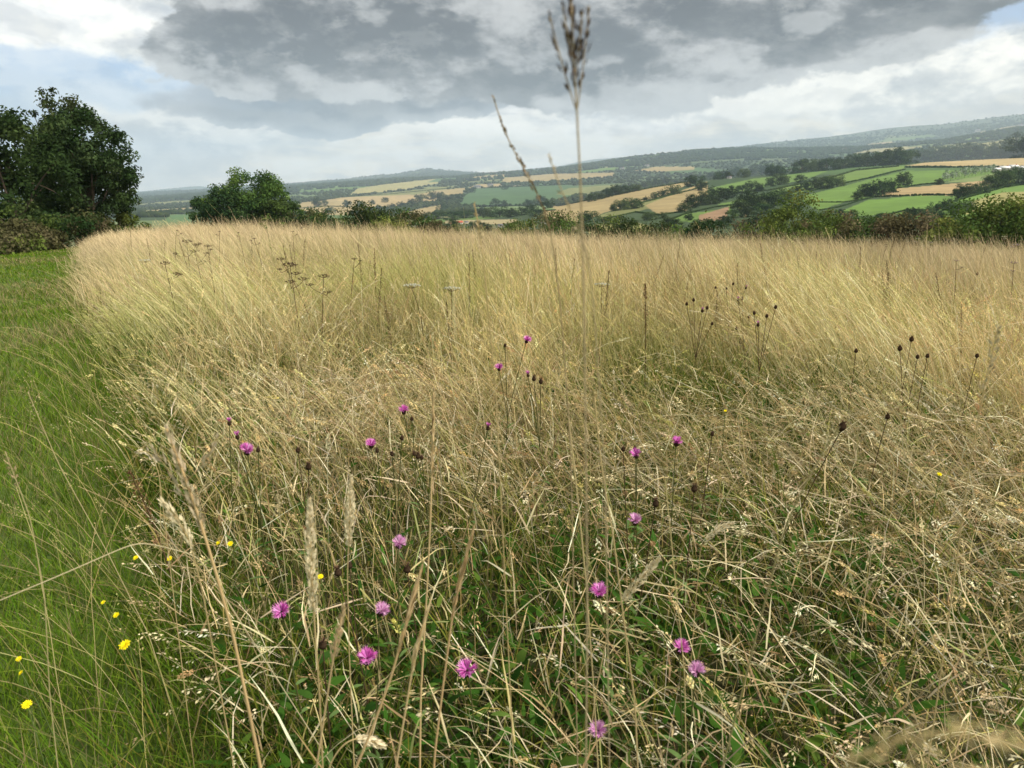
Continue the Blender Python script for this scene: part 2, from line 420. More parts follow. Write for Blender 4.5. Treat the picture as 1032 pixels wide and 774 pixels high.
LODGE = [(820, 430, 1.0, .9), (770, 520, .7, .7), (980, 520, .9, .95), (930, 640, .6, .9), (340, 400, .9, .7), (860, 700, .5, .8), (1010, 600, .5, .8), (570, 470, .45, .7), (640, 740, .35, .8), (200, 420, .6, .5), (1000, 330, 1.6, .4), (960, 740, .5, .8)]
LP = [(gp(u, v)[0], gp(u, v)[1], s, a) for u, v, s, a in LODGE]
LUSH = [(560, 640, .6, 1), (620, 590, .5, 1), (720, 395, .75, 1), (480, 720, .4, .9), (840, 560, .4, .8), (700, 620, .3, .7), (640, 360, 1.0, .5), (370, 640, .4, .6), (300, 700, .4, .6)]
LU = [(gp(u, v, .2)[0], gp(u, v, .2)[1], s, a) for u, v, s, a in LUSH]
SWATH = [(*gp(u, v, .5)[:2], q, .85) for u, v, q in ((850, 300, .55), (880, 350, .5), (900, 400, .4), (160, 300, 1.2), (230, 380, .5))]
def spots(x, y, S):
    t = 0*x
    for a, b, s, k in S: t = np.maximum(t, k*np.exp(-((x-a)**2+(y-b)**2)/(s*s)))
    return t
def lodge(x, y):
    return np.clip(spots(x, y, LP)+.75*sstep(.56, .74, fbm(x*.9, y*.9, 3, 51)), 0, 1)
def lush(x, y):
    return np.clip(spots(x, y, LU)+.6*sstep(.58, .75, fbm(x*.8, y*.8, 3, 61)), 0, 1)
def lean_az(x, y):
    # mostly to the left (-x), slowly turning
    return -1.45+(fbm(x*.55, y*.55, 3, 71)-.5)*4.6
def place(x, y): return np.stack([x, y, ground_z(x, y)-.01], -1)

def meadow():
    # A. dry flowering stems
    mb = MB()
    den = lambda r: np.interp(r, [1, 2.5, 4.5, 6], [170, 290, 620, 760])*np.where(r < 6, 1, (6/np.maximum(r, 6))**1.1)
    x, y, r = sample(den, 1.15, 48)
    e = path_edge(x, y)
    keep = (e > rng.normal(0, .10, len(x))+.12*sstep(6, 3, r)) & (rng.random(len(x)) > .8*lush(x, y)*sstep(14, 6, r))
    x, y, r = x[keep], y[keep], r[keep]; n = len(x)
    lo = lodge(x, y)*sstep(16, 7, r); lu = lush(x, y)
    az = lean_az(x, y)+rng.normal(0, 1, n)*np.interp(r, [2, 5, 10, 20], [.8, 1.0, .95, .85])
    az = np.where(rng.random(n) < .16*sstep(14, 5, r)+.04, rng.uniform(-3.14, 3.14, n), az)
    h = np.clip(rng.normal(.72, .15, n)+.42*(fbm(x*.6, y*.6, 3, 81)-.5), .3, 1.05)*(1-.22*lo)*(1+.3*(rng.random(n) < .012))
    h *= np.interp(r, [1.1, 2.2, 5, 9], [.5, .74, .95, 1.0])
    pe = path_edge(x, y)/(1+.10*y); h *= np.interp(pe, [0, .25, .8], [.55, .8, 1])
    th0 = np.abs(rng.normal(.14, .14, n))+lo*.35
    th1 = th0+np.abs(rng.normal(.5, .33, n))+.5*sstep(.45, .7, fbm(x*.7, y*.7, 3, 83))+lo*rng.uniform(.2, 1.1, n)
    sw = spots(x, y, SWATH); sel = rng.random(n) < sw
    az = np.where(sel, -1.62+rng.normal(0, .16, n), az); th0 = np.where(sel, .25, th0); th1 = np.where(sel, rng.uniform(.75, 1.05, n), th1); h = np.where(sel, h*rng.uniform(1., 1.3, n), h)
    c1 = pal(n, STRAW, [3, 3.4, 1.8, 1.6, 1.1], .17)
    q_ = sstep(7, 16, r)[:, None]*.7; c1 = c1*(1-q_)+np.array([.60, .485, .31])*(1+rng.normal(0, .07, (n, 1)))*q_
    # warm sandy drifts and greener drifts
    c1[sel] = c1[sel]*.4+np.array([.72, .68, .38])*.6
    dr = fbm(x*.22, y*.22, 3, 91)[:, None]
    c1 = c1*(.74+.5*dr)
    pt = fbm(x*.95, y*.7, 4, 97); c1 = c1*(.80+.42*sstep(.36, .62, pt))[:, None]
    gr_ = (.8*sstep(.5, .72, fbm(x*.4, y*.55, 3, 95))*sstep(22, 8, r))[:, None]; c1 = c1*(1-gr_)+np.array([.40, .42, .13])*gr_
    greenb = np.array([.20, .22, .06])*(1+rng.normal(0, .2, (n, 1)))
    g = np.clip(.75-.03*r[:, None]+.3*lu[:, None], .1, .9)
    c0 = c1*(1-g)+greenb*g
    for (a, b, K, M) in ((0, 4.2, 7, 12), (4.2, 9, 6, 7), (9, 99, 4, 0)):
        m = (r >= a) & (r < b)
        w = np.interp(r[m], [1, 4, 9, 20, 45], [.0030, .0029, .0030, .0046, .0095])*rng.uniform(.7, 1.3, m.sum())
        P, T = blades(mb, place(x[m], y[m]), h[m], az[m], th0[m], th1[m], w, rng.uniform(0, 3.14, m.sum()), c0[m], c1[m], K=K, p=1.5, prof='head' if M == 0 else 'stem', wob=.045, cpow=.7)
        if M:
            k = m.sum(); ty = rng.random(k)
            hc = c1[m]*np.array([1.12, 1.08, 1.02])
            A = ty < .5   # open hazy panicle
            heads(mb, P[A], T[A], M, .2, np.where(r[m][A] < 4.2, .016, .02), .006, .0024 if b < 5 else .0036, hc[A]*np.array([.95, .88, .85]), open_=.6)
            B = (ty >= .5) & (ty < .78)   # narrow spike
            heads(mb, P[B], T[B], M, .13, .004, .010, .0032 if b < 5 else .004, hc[B], open_=.25)
            D = ty >= .88   # plump pale spikes
            heads(mb, P[D], T[D], M*4, .10, .0055, .009, .0045, hc[D]*1.15, open_=.3)
            Cc = (ty >= .78) & (ty < .88)   # pale nodding oat-like spikelets
            heads(mb, P[Cc], T[Cc], M, .26, .018, .014, .003, hc[Cc]*1.12, open_=.35, droop=.5)
    tag(mb.build('dry_meadow_grass', M_GRASS), 'tall straw coloured flowering grass covering the whole meadow', 'grass', kind='stuff')
    # B. matted, fallen straw between and over the green
    mb = MB()
    x, y, r = sample(lambda r: np.where(r < 5, 900, 900*(5/np.maximum(r, 5))**2.0), 1.0, 16)
    L = lodge(x, y); keep = (path_edge(x, y) > .05) & (rng.random(len(x)) < .22+.7*L-.3*lush(x, y))
    x, y, r, L = x[keep], y[keep], r[keep], L[keep]; n = len(x)
    az = lean_az(x, y)+rng.normal(0, 1.1, n)
    b = place(x, y); b[:, 2] += rng.uniform(.02, .22+.22*L, n)
    th0 = rng.uniform(.6, 1.4, n); th1 = th0+rng.uniform(0., .55, n)*(1+1.2*(rng.random(n) < .25))
    c = pal(n, [(.70, .60, .37), (.56, .45, .24), (.4, .29, .15), (.78, .70, .50)], [3, 3, 1.6, 1.5], .16)
    P, T = blades(mb, b, rng.uniform(.12, .38, n), az, th0, th1, np.interp(r, [1, 5, 16], [.0022, .0028, .006])*rng.uniform(.6, 1.7, n), rng.uniform(0, 3.14, n), c*.8, c, K=5, p=1., prof='leaf', wob=.08)
    s = (r < 5) & (rng.random(n) < .35)
    heads(mb, P[s], T[s], 16, .32, .008, .013, .0042, c[s]*1.08, open_=.3, droop=.35)
    # broken flat blades, kinked
    x, y, r = sample(lambda r: np.where(r < 4, 420, 300*(4/np.maximum(r, 4))**2.0), 1.1, 9)
    keep = path_edge(x, y) > .0; x, y, r = x[keep], y[keep], r[keep]; n = len(x)
    b = place(x, y); b[:, 2] += rng.uniform(.02, .34, n); th0 = rng.uniform(.2, 1.5, n)
    c = pal(n, [(.74, .64, .40), (.60, .47, .25), (.36, .25, .13), (.82, .74, .52), (.42, .42, .16)], [3, 3, 1.5, 1.6, 1.4], .16)
    blades(mb, b, rng.uniform(.07, .22, n), rng.uniform(-3.14, 3.14, n), th0, th0+rng.uniform(-.2, 1.3, n), rng.uniform(.003, .0075, n), rng.normal(0, .7, n), c*.85, c, K=4, p=3.5, prof='leaf', wob=.15)
    tag(mb.build('fallen_straw', M_GRASS), 'matted pale straw lying between the standing grass', 'straw', kind='stuff')
    # C. green blades under the straw
    mb = MB()
    x, y, r = sample(lambda r: np.where(r < 4, 1500, 1500*(4/np.maximum(r, 4))**1.9), .9, 20)
    lu = lush(x, y); keep = (path_edge(x, y) > -.08) & (rng.random(len(x)) < .55+.45*lu-.2*lodge(x, y))
    x, y, r, lu = x[keep], y[keep], r[keep], lu[keep]; n = len(x)
    h = rng.uniform(.12, .42, n)*(1+.8*lu*sstep(1.5, 3.5, r))
    c = pal(n, [(.05, .10, .012), (.10, .155, .02), (.22, .22, .04), (.36, .30, .10)], [3, 3.2, 2.4, 1.6], .22)
    az = rng.uniform(-3.14, 3.14, n)
    blades(mb, place(x, y), h, az, np.abs(rng.normal(.2, .2, n)), rng.uniform(.5, 1.9, n), np.interp(r, [1, 5, 20], [.0052, .0056, .012])*rng.uniform(.6, 1.5, n), rng.normal(0, .5, n), c*.75, c, K=5, p=1.3, wob=.08)
    tag(mb.build('green_undergrass', M_GREEN), 'green grass blades growing up between the straw', 'grass', kind='stuff')
    # D. broad low leaves in the lush hollows
    mb = MB()
    x, y, r = sample(lambda r: np.where(r < 4, 1500, 1500*(4/np.maximum(r, 4))**2.0), 1.1, 9)
    lu = lush(x, y); keep = (path_edge(x, y) > 0) & (rng.random(len(x)) < lu*.9+.05)
    x, y, r = x[keep], y[keep], r[keep]; n = len(x)
    b = place(x, y); b[:, 2] += rng.uniform(0, .24, n)
    c = pal(n, [(.035, .09, .015), (.055, .13, .02), (.10, .17, .03)], [2.4, 3, 1.2], .22)
    blades(mb, b, rng.uniform(.03, .085, n), rng.uniform(-3.14, 3.14, n), rng.uniform(.3, 1.2, n), rng.uniform(1., 1.9, n), rng.uniform(.012, .034, n), rng.normal(0, .3, n), c, c, K=4)
    tag(mb.build('leafy_undergrowth', M_GREEN), 'low broad green leaves in the hollows of the meadow', 'undergrowth', kind='stuff')
    # E. turf on the mown path
    mb = MB()
    x, y, r = sample(lambda r: np.where(r < 4, 4200, 4200*(4/np.maximum(r, 4))**1.55), 1.2, 46, azmax=-.2, azmin=-.80)
    e = path_edge(x, y); keep = (e < .25+rng.normal(0, .1, len(x)))
    x, y, r, e = x[keep], y[keep], r[keep], e[keep]; n = len(x)
    cl = fbm(x*1.1, y*1.1, 3, 101)
    h = rng.uniform(.04, .12, n)*(.7+.9*cl)*(1+.35*sstep(4, 2, r))*np.interp(e, [-.5, .2], [1, 1.6])
    dryp = rng.random(n) < np.clip(.08+.9*sstep(.5, .72, fbm(x*.35, y*.35, 3, 103))*sstep(3, 8, r), 0, .55)
    c = pal(n, [(.095, .19, .016), (.15, .25, .022), (.22, .28, .04)], [2, 3, 1.6], .18)
    c[dryp] = pal(dryp.sum(), [(.3, .27, .11), (.4, .32, .17)], [1, 1], .15)
    blades(mb, place(x, y), h, rng.uniform(-3.14, 3.14, n), np.abs(rng.normal(.25, .25, n)), rng.uniform(.5, 1.6, n), np.interp(r, [1, 4, 12, 46], [.003, .0038, .009, .03])*rng.uniform(.6, 1.5, n), rng.normal(0, .5, n), c*.7, c, K=3, wob=.1)
    tag(mb.build('path_turf', M_GREEN), 'short bright green turf of the mown path along the meadow', 'turf', kind='stuff')
    # F. long arching stems on the edge of the path
    mb = MB()
    n = 340
    yy = rng.uniform(.9, 1, n)*np.exp(rng.uniform(math.log(1.5), math.log(14), n)); off = rng.exponential(.25, n)-.1
    x = -.545*yy-.1+off; y = yy; r = np.hypot(x, y)
    k = r > 1.5; x, y, r = x[k], y[k], r[k]; n = len(x)
    c = pal(n, [(.5, .42, .2), (.4, .33, .15), (.3, .3, .1)], [2, 2, 1], .15)
    P, T = blades(mb, place(x, y), rng.uniform(.4, .95, n), rng.normal(-1.4, 1.1, n), rng.uniform(.1, .7, n), rng.uniform(.8, 1.7, n), np.interp(r, [1, 5, 14], [.0018, .0024, .004]), rng.uniform(0, 3.1, n), c*.8, c, K=8, p=1.4, prof='stem', wob=.06)
    heads(mb, P, T, 14, .16, .009, .008, .003, c, open_=.45)
    tag(mb.build('arching_edge_grass', M_GRASS), 'long thin straw stems arching over the edge of the mown path', 'grass', kind='stuff')
meadow()

# ------------------------------------------------------------------ plants with flowers
def bud_shape(mb, c, d, R, Lh, col, n=9):
    """ovoid involucre starting at c along d"""
    d = np.asarray(d, float)/np.linalg.norm(d); s = np.linspace(0, 1, 6)
    pr = np.array([.25, .8, 1.0, .95, .75, .45])*R
    P = np.asarray(c)[None, :]+d[None, :]*(s*Lh)[:, None]
    cc = np.array([col])*np.array([.7, 1.1, .8, 1.2, .8, 1.])[:, None]
    tube(mb, P, pr, cc, n)
def floret_head(mb, c, d, R, Lh, nfl, cols, up=.25):
    d = np.asarray(d, float)/np.linalg.norm(d)
    a = np.cross(d, [.3, .5, .8]); a /= np.linalg.norm(a); b = np.cross(d, a)
    for k in range(nfl):
        ph = rng.random()*6.283; q = math.sqrt(rng.random()); el = (1-q)*1.2+up*q+rng.normal(0, .1)
        rd = math.cos(ph)*a+math.sin(ph)*b
        v = rd*math.cos(el)+d*math.sin(el); ln = R*(.75+.35*rng.random()); w = R*.085
        side = np.cross(v, d+.3*rng.normal(size=3)); side /= np.linalg.norm(side)+1e-9
        b0 = np.asarray(c)+rd*R*.12
        m = b0+v*ln*.6+d*R*.1; e = b0+v*ln+d*R*.16
        col = np.array(cols[rng.integers(len(cols))])*(.75+.5*rng.random())
        mb.add([b0-side*w*.4, b0+side*w*.4, m+side*w, m-side*w], Q=[(0, 1, 2, 3)], C=col*.8)
        # the tip splits in two lobes
        mb.add([m-side*w, m, e-side*w*1.6, m+side*w, e+side*w*1.6], T=[(0, 1, 2), (1, 3, 4)], C=col)
def bez(a, b, c, n=9):
    t = np.linspace(0, 1, n)[:, None]; return (1-t)**2*np.asarray(a)+2*t*(1-t)*np.asarray(b)+t*t*np.asarray(c)
def lance(mb, p, d, ln, w, col, sag=.4):
    d = np.asarray(d, float); d /= np.linalg.norm(d); side = np.cross(d, [0, 0, 1.]); side /= np.linalg.norm(side)+1e-9
    t = np.linspace(0, 1, 6); P = p+d*(t*ln)[:, None]; P[:, 2] -= sag*ln*t*t
    W = (np.sin(np.clip(t*1.0+.06, 0, 1)*math.pi)*w*.5+.0004)[:, None]*side
    V = np.stack([P-W, P+W], 1).reshape(-1, 3)
    mb.add(V, Q=[(2*i, 2*i+1, 2*i+3, 2*i+2) for i in range(5)], C=col)
MAG = [(.64, .13, .47), (.76, .22, .62), (.84, .38, .74), (.5, .07, .36)]
PINK = [(.72, .34, .6), (.82, .5, .72), (.6, .24, .5)]
def at(u, v, hf, want=None):
    """world point for pixel (u,v) at height hf above its ground"""
    az, e = azel(u, v)
    r = np.linspace(.5, 60, 12000); z = near_ground(r*math.sin(az), r*math.cos(az))+hf
    m = z/r >= e
    k = np.argmax(m) if m.any() else np.argmax(z/r)
    return np.array([r[k]*math.sin(az), r[k]*math.cos(az), r[k]*e])
def knapweed(hd, hf, label, group='knapweed plants flowering in the meadow', dark=False, lean=(.04, .05)):
    """hd: list of (u, v, kind); first one is the leading head"""
    pts = [at(u, v, hf) for u, v, k in hd]
    rr = np.linalg.norm(pts[0])
    pts = [p if i == 0 else ray(hd[i][0], hd[i][1])/np.linalg.norm(ray(hd[i][0], hd[i][1]))*rr*(1+rng.uniform(-.02, .02)) for i, p in enumerate(pts)]
    m = np.mean(pts, 0); bx, by = m[0]+rng.normal(0, lean[0]), m[1]+abs(rng.normal(0, lean[1]))
    base = np.array([bx, by, float(ground_z(bx, by))])
    root = empty('knapweed', base, label, 'wildflower', group)
    off = -base
    stem = MB(); sc_ = (.10, .11, .04) if not dark else (.09, .06, .035)
    node = base+(m-base)*.55+np.array([0, 0, .02])
    tube(stem, bez(base, base+(node-base)*np.array([.3, .3, .6]), node, 7)+off, np.linspace(.0022, .0017, 7), sc_, 5, cap=False)
    lf = MB(); nl = 0
    for k in range(6):
        t = rng.uniform(.1, 1.0); p = base+(node-base)*t+off; a = rng.random()*6.283
        lance(lf, p, [math.cos(a), math.sin(a), rng.uniform(.2, .9)], rng.uniform(.05, .11)*(1.1-.5*t), rng.uniform(.007, .013), np.array((.10, .16, .05))*(.8+.5*rng.random()))
    for p, (u, v, kind) in zip(pts, hd):
        d = p-node; d = d/np.linalg.norm(d)+np.array([0, 0, .5]); d /= np.linalg.norm(d)
        if kind == 'nod': d = d+np.array([.6, -.5, -.4]); d /= np.linalg.norm(d)
        if kind in ('bloom', 'pink', 'bright', 'nod'): d = d+np.array([rng.normal(0, .15), -.35, 0]); d /= np.linalg.norm(d)
        s = {'bloom': 1., 'pink': 1., 'bright': 1.15, 'half': .8, 'bud': .8, 'seed': 1.05, 'nod': 1.}[kind]*((1.5 if hf > .65 else 1.1) if dark else 1.)
        R = .0075*s; Lh = .017*s
        c0 = p-d*Lh*.9
        tube(stem, bez(node, node+(c0-node)*.5+np.array([0, 0, .015]), c0, 7)+off, np.linspace(.0016, .0013, 7), sc_, 5, cap=False)
        b = MB(); bud_shape(b, c0+off, d, R, Lh, (.055, .035, .022))
        # fringed scales
        for k in range(36):
            ph = rng.random()*6.283; s2 = rng.uniform(.1, .9); a = np.cross(d, [.3, .5, .8]); a /= np.linalg.norm(a); bb = np.cross(d, a)
            rd = math.cos(ph)*a+math.sin(ph)*bb; q = c0+off+d*Lh*s2+rd*R*.85; sd = np.cross(rd, d)
            b.add([q-sd*.0013, q+sd*.0013, q+d*.004+rd*.0022], T=[(0, 1, 2)], C=np.array((.10, .06, .035))*rng.uniform(.4, 1.3))
        head = b.build('flower_head' if kind not in ('bud', 'seed') else 'seed_head' if kind == 'seed' else 'bud', M_PLANT, root)
        if kind in ('bloom', 'pink', 'bright', 'half', 'nod'):
            f = MB(); big = {'bloom': .0185, 'pink': .018, 'bright': .021, 'half': .012, 'nod': .018}[kind]
            floret_head(f, c0+d*Lh+off, d, big, .01, 70 if kind != 'half' else 40, PINK if kind == 'pink' else MAG, up=.25 if kind != 'half' else .9)
            f.build('petals', M_PLANT, head)
        elif kind == 'seed':
            f = MB(); floret_head(f, c0+d*Lh+off, d, .010, .01, 30, [(.10, .06, .04), (.2, .12, .07)], up=.3); f.build('dried_florets', M_PLANT, head)
        else:
            f = MB(); floret_head(f, c0+d*Lh*.9+off, d, .006, .01, 12, [(.18, .05, .13), (.08, .04, .03)], up=1.1); f.build('tip', M_PLANT, head)
    stem.build('stem', M_PLANT, root); lf.build('leaves', M_PLANT, root)
    return root
K = knapweed
K([(531, 343, 'bloom'), (503, 371, 'bloom'), (509, 347, 'bud')], .78, 'tall knapweed, two purple blooms and a dark bud, highest in the middle meadow')
K([(545, 383, 'seed'), (538, 380, 'seed'), (532, 377, 'half')], .70, 'dark branching knapweed gone to seed just right of the tall two-bloom plant')
K([(407, 414, 'bloom'), (415, 421, 'bud')], .66, 'single upright knapweed bloom, topmost left of the tall two-bloom plant')
K([(374, 448, 'bloom'), (380, 453, 'bud')], .60, 'knapweed bloom with a brown bud touching its right side')
K([(436, 436, 'bud'), (425, 460, 'bud'), (417, 456, 'bud'), (421, 458, 'seed')], .64, 'cluster of dark unopened knapweed buds on stiff stems left of centre')
K([(395, 456, 'bud'), (405, 440, 'bud')], .62, 'pair of dark buds standing between the two left-centre purple blooms')
K([(249, 454, 'bright'), (239, 439, 'half'), (260, 452, 'bud')], .66, 'knapweed with wide pink-purple bloom, deep purple half-open one above and dark bud')
K([(231, 425, 'half')], .70, 'small purple knapweed head, uppermost of the trio at the left')
K([(641, 458, 'bloom'), (640, 451, 'bud')], .60, 'purple knapweed bloom with a black bud right behind it, right of centre')
K([(682, 446, 'bloom')], .64, 'small round pale purple bloom to the right of the one with a black bud')
K([(640, 525, 'pink')], .58, 'half hidden purple bloom low among stems with a straw blade across it')
K([(604, 597, 'bright')], .50, 'bright magenta bloom above the dark green hollow in the lower middle')
K([(402, 548, 'pink')], .56, 'pale lilac knapweed bloom wide open with whitish outer florets')
K([(284, 617, 'bright')], .50, 'flat topped purple bloom seen from the side left of the creamy grass spike')
K([(384, 616, 'pink')], .50, 'small pink bloom leaning left above the dense purple bloom at lower left centre')
K([(370, 664, 'bright')], .46, 'dense purple bloom beside a pale curled grass head at the lower left')
K([(471, 676, 'bright')], .46, 'round deep magenta bloom, lowest and fullest of all in the lower middle')
K([(686, 654, 'bloom')], .48, 'pink bloom at the lower right, upper of two close together')
K([(702, 677, 'pink')], .46, 'faded pink bloom at the lower right, lower of two close together')
K([(603, 737, 'pink')], .42, 'faint dusty pink bloom near the bottom edge among pale straw')
K([(492, 430, 'half')], .66, 'withered purple head on the dark stem below the tall two-bloom knapweed')
K([(700, 490, 'seed')], .6, 'round brown knapweed seed head right of the half hidden bloom', dark=True)
K([(661, 505, 'seed')], .58, 'brown open seed head just above the half hidden purple bloom', dark=True)
K([(628, 451, 'bud')], .60, 'reddish brown bud leaning left of the bloom with a black bud', dark=True)
K([(340, 574, 'seed'), (352, 568, 'bud')], .54, 'dark brown seed head beside the two creamy spikes', dark=True)
K([(410, 571, 'seed')], .54, 'flat brown seed head right under the pale lilac bloom', dark=True)
K([(325, 647, 'seed')], .48, 'shaggy brown seed head low beside the creamy grass spike', dark=True)
K([(311, 468, 'seed'), (300, 452, 'bud')], .63, 'brown seed head and bud between the left trio and the single bloom', dark=True)
K([(850, 427, 'seed')], .7, 'large dark star shaped seed head on a leaning stalk at right', dark=True, lean=(.15, .1))
for lst, hf, lab in (
 ([(752, 289, 'half'), (739, 285, 'bud'), (721, 289, 'bud'), (732, 290, 'bud')], .74, 'knapweed clump with dark buds and one mauve head, topmost right of centre'),
 ([(708, 312, 'half'), (699, 301, 'bud'), (692, 305, 'bud'), (713, 309, 'bud'), (718, 325, 'bud')], .72, 'left part of the dark knapweed clump, buds on thin stems'),
 ([(744, 301, 'half'), (748, 300, 'bud'), (755, 318, 'bud'), (742, 330, 'bud')], .72, 'middle part of the dark knapweed clump with a mauve tuft'),
 ([(764, 326, 'half'), (773, 317, 'bud'), (782, 308, 'bud'), (760, 314, 'bud')], .72, 'right part of the dark knapweed clump with a small purple tuft')):
    K(lst, hf, lab, group='dark knapweed clump right of centre', dark=True)
for i, (u, v, lab) in enumerate([
 (919, 340, 'small dark seed head on the slope above the matted grass at far right'), (907, 349, 'dark seed head, one of two close together above the matted right side'),
 (925, 358, 'dark bud on a short stem under the far right seed heads'), (935, 357, 'thin dark bud right beside the short one at far right'),
 (863, 352, 'tiny brown bud in the yellow grass left of the far right heads'), (985, 357, 'solitary dark bud near the right margin'),
 (895, 418, 'broad dark head on a bent stalk near the fallen swath'), (718, 436, 'small dark bud in green grass under the dark clump'),
 (985, 275, 'mauve seed head near the skyline at the right edge')]):
    K([(u, v, 'seed' if i in (0, 1, 6, 8) else 'bud')], .68 if v < 400 else .6, lab, group='scattered dark knapweed heads at the right', dark=True)

def hawkweed(u, v, hf, R, label):
    R = R*.78; p = at(u, v, hf); bx, by = p[0]+rng.normal(0, .03), p[1]+.03
    base = np.array([bx, by, float(ground_z(bx, by))]); root = empty('yellow_flower', base, label, 'wildflower', 'yellow flowers at the edge of the path')
    s = MB(); tube(s, bez(base, (base+p)/2+np.array([0, 0, .04]), p, 8)-base, .0013, (.12, .17, .05), 5); s.build('stem', M_PLANT, root)
    f = MB(); d = np.array([rng.normal(0, .25), -.45, .9]); d /= np.linalg.norm(d)
    a = np.cross(d, [.3, .5, .8]); a /= np.linalg.norm(a); b = np.cross(d, a)
    for ring, (rr, el, nn) in enumerate(((1, .12, 15), (.7, .45, 11), (.4, .8, 7))):
        for k in range(nn):
            ph = (k+rng.uniform(-.2, .2))/nn*6.283+ring; rd = math.cos(ph)*a+math.sin(ph)*b; v_ = rd*math.cos(el)+d*math.sin(el); sd = np.cross(v_, d); sd /= np.linalg.norm(sd)
            w = R*.13; c = p-base; e = c+v_*R*rr*rng.uniform(.85, 1.1); m = c+v_*R*rr*.6
            f.add([c-sd*w*.3, c+sd*w*.3, m+sd*w, m-sd*w], Q=[(0, 1, 2, 3)], C=(.80, .64, .01)); f.add([m-sd*w, m+sd*w, e+sd*w*.8, e-sd*w*.8], Q=[(0, 1, 2, 3)], C=(.9, .76, .02))
    f.build('petals', M_PLANT, root)
    c_ = MB(); bud_shape(c_, p-base-d*.008, d, R*.3, .008, (.10, .14, .05)); c_.build('calyx', M_PLANT, root)
    l = MB()
    for k in range(5):
        a_ = rng.random()*6.283; lance(l, np.zeros(3), [math.cos(a_), math.sin(a_), .5], rng.uniform(.06, .1), .013, (.07, .15, .03))
    l.build('leaves', M_PLANT, root)
for u, v, R, lab in [(126, 650, .019, 'largest yellow ragged flower, lowest of the upright cluster by the path'),
 (137, 562, .011, 'small yellow flower, left one of the pair in the dry grass by the path'), (171, 563, .011, 'small yellow flower, right one of the pair in the dry grass by the path'),
 (220, 547, .010, 'small yellow bud-like flower just left of its brighter twin'), (232, 548, .012, 'bright yellow flower right of its smaller twin near the thick straw stalk'),
 (117, 620, .011, 'single yellow flower above the largest ragged one'), (104, 607, .008, 'dull yellow half closed flower among stems left of the single one'),
 (19, 664, .009, 'tiny yellow flower at the left edge, upper one'), (21, 678, .008, 'tiny yellow flower at the left edge, middle one'), (27, 710, .013, 'clear yellow flower at the left edge, lowest one'),
 (323, 581, .011, 'yellow flower peeping out behind the creamy grass spike'), (947, 478, .010, 'lone yellow flower in matted grass at the right'), (731, 414, .008, 'faint yellow flower below the dark knapweed clump')]:
    hawkweed(u, v, .34 if v > 500 else .5, R, lab)

def umbel(u, v, hf, size, col, label, group, nray=14, stemc=(.12, .09, .05), heads_=1, leafy=False, flat=.35):
    p = at(u, v, hf); bx, by = p[0]+rng.normal(.03, .10), p[1]+.05
    base = np.array([bx, by, float(ground_z(bx, by))]); root = empty('umbellifer', base, label, 'wild plant', group)
    s = MB(); tube(s, bez(base, (base+p)/2+np.array([rng.normal(0, .04), 0, .03]), p-np.array([0, 0, size*.5]), 10)-base, np.linspace(.004, .002, 10), stemc, 6); 
    tops = [(p, size)]
    for k in range(heads_-1):
        a = rng.random()*6.283; q = p+np.array([math.cos(a)*size*2.2, math.sin(a)*size*1.5, -rng.uniform(.3, 1.6)*size*1.5]); tops.append((q, size*.7))
        tube(s, bez(p-np.array([0, 0, size*3]), p-np.array([0, 0, size*1.8])+(q-p)*.6, q-np.array([0, 0, size*.35]), 6)-base, .002, stemc, 5)
    s.build('stem', M_PLANT, root)
    for q, sz in tops:
        f = MB(); c = q-np.array([0, 0, sz*.45])-base
        for k in range(nray):
            ph = k*2.4; t = math.sqrt((k+.5)/nray); e = c+np.array([math.cos(ph)*t*sz, math.sin(ph)*t*sz, sz*.45-flat*sz*t*t])
            tube(f, np.array([c, (c+e)/2+np.array([0, 0, -.05*sz]), e]), .0010, stemc, 4, cap=False)
            m = 12; d = rng.normal(0, 1, (m, 3)); d[:, 2] = np.abs(d[:, 2])*.6; d /= np.linalg.norm(d, axis=1)[:, None]
            for dd in d:
                pt = e+dd*sz*.2*rng.uniform(.4, 1.1); sd = np.cross(dd, rng.normal(size=3)); sd /= np.linalg.norm(sd); w = sz*.055
                u2 = np.cross(sd, dd)
                f.add([pt-sd*w, pt+u2*w, pt+sd*w, pt-u2*w+dd*w*.5], Q=[(0, 1, 2, 3)], C=np.array(col)*rng.uniform(.65, 1.25))
        f.build('flower_umbel', M_PLANT, root)
    if leafy:
        l = MB()
        for k in range(10):
            t = rng.uniform(.3, .9); q = base+(p-base)*t-base; a = rng.random()*6.283; lance(l, q, [math.cos(a), math.sin(a), .6], rng.uniform(.06, .12), .03, (.09, .15, .04))
        l.build('leaves', M_PLANT, root)
U = umbel
GR = 'umbellifers above the grass'
U(267, 220, 1.02, .055, (.30, .33, .12), 'tallest green umbellifer with leafy stem, standing against the round bush', GR, heads_=3, leafy=True, stemc=(.10, .14, .05))
U(243, 218, .98, .04, (.62, .60, .45), 'creamy white flat umbel just left of the tallest green one', GR)
DK = (.09, .06, .04); GD = 'dark seed heads of umbellifers at the left'
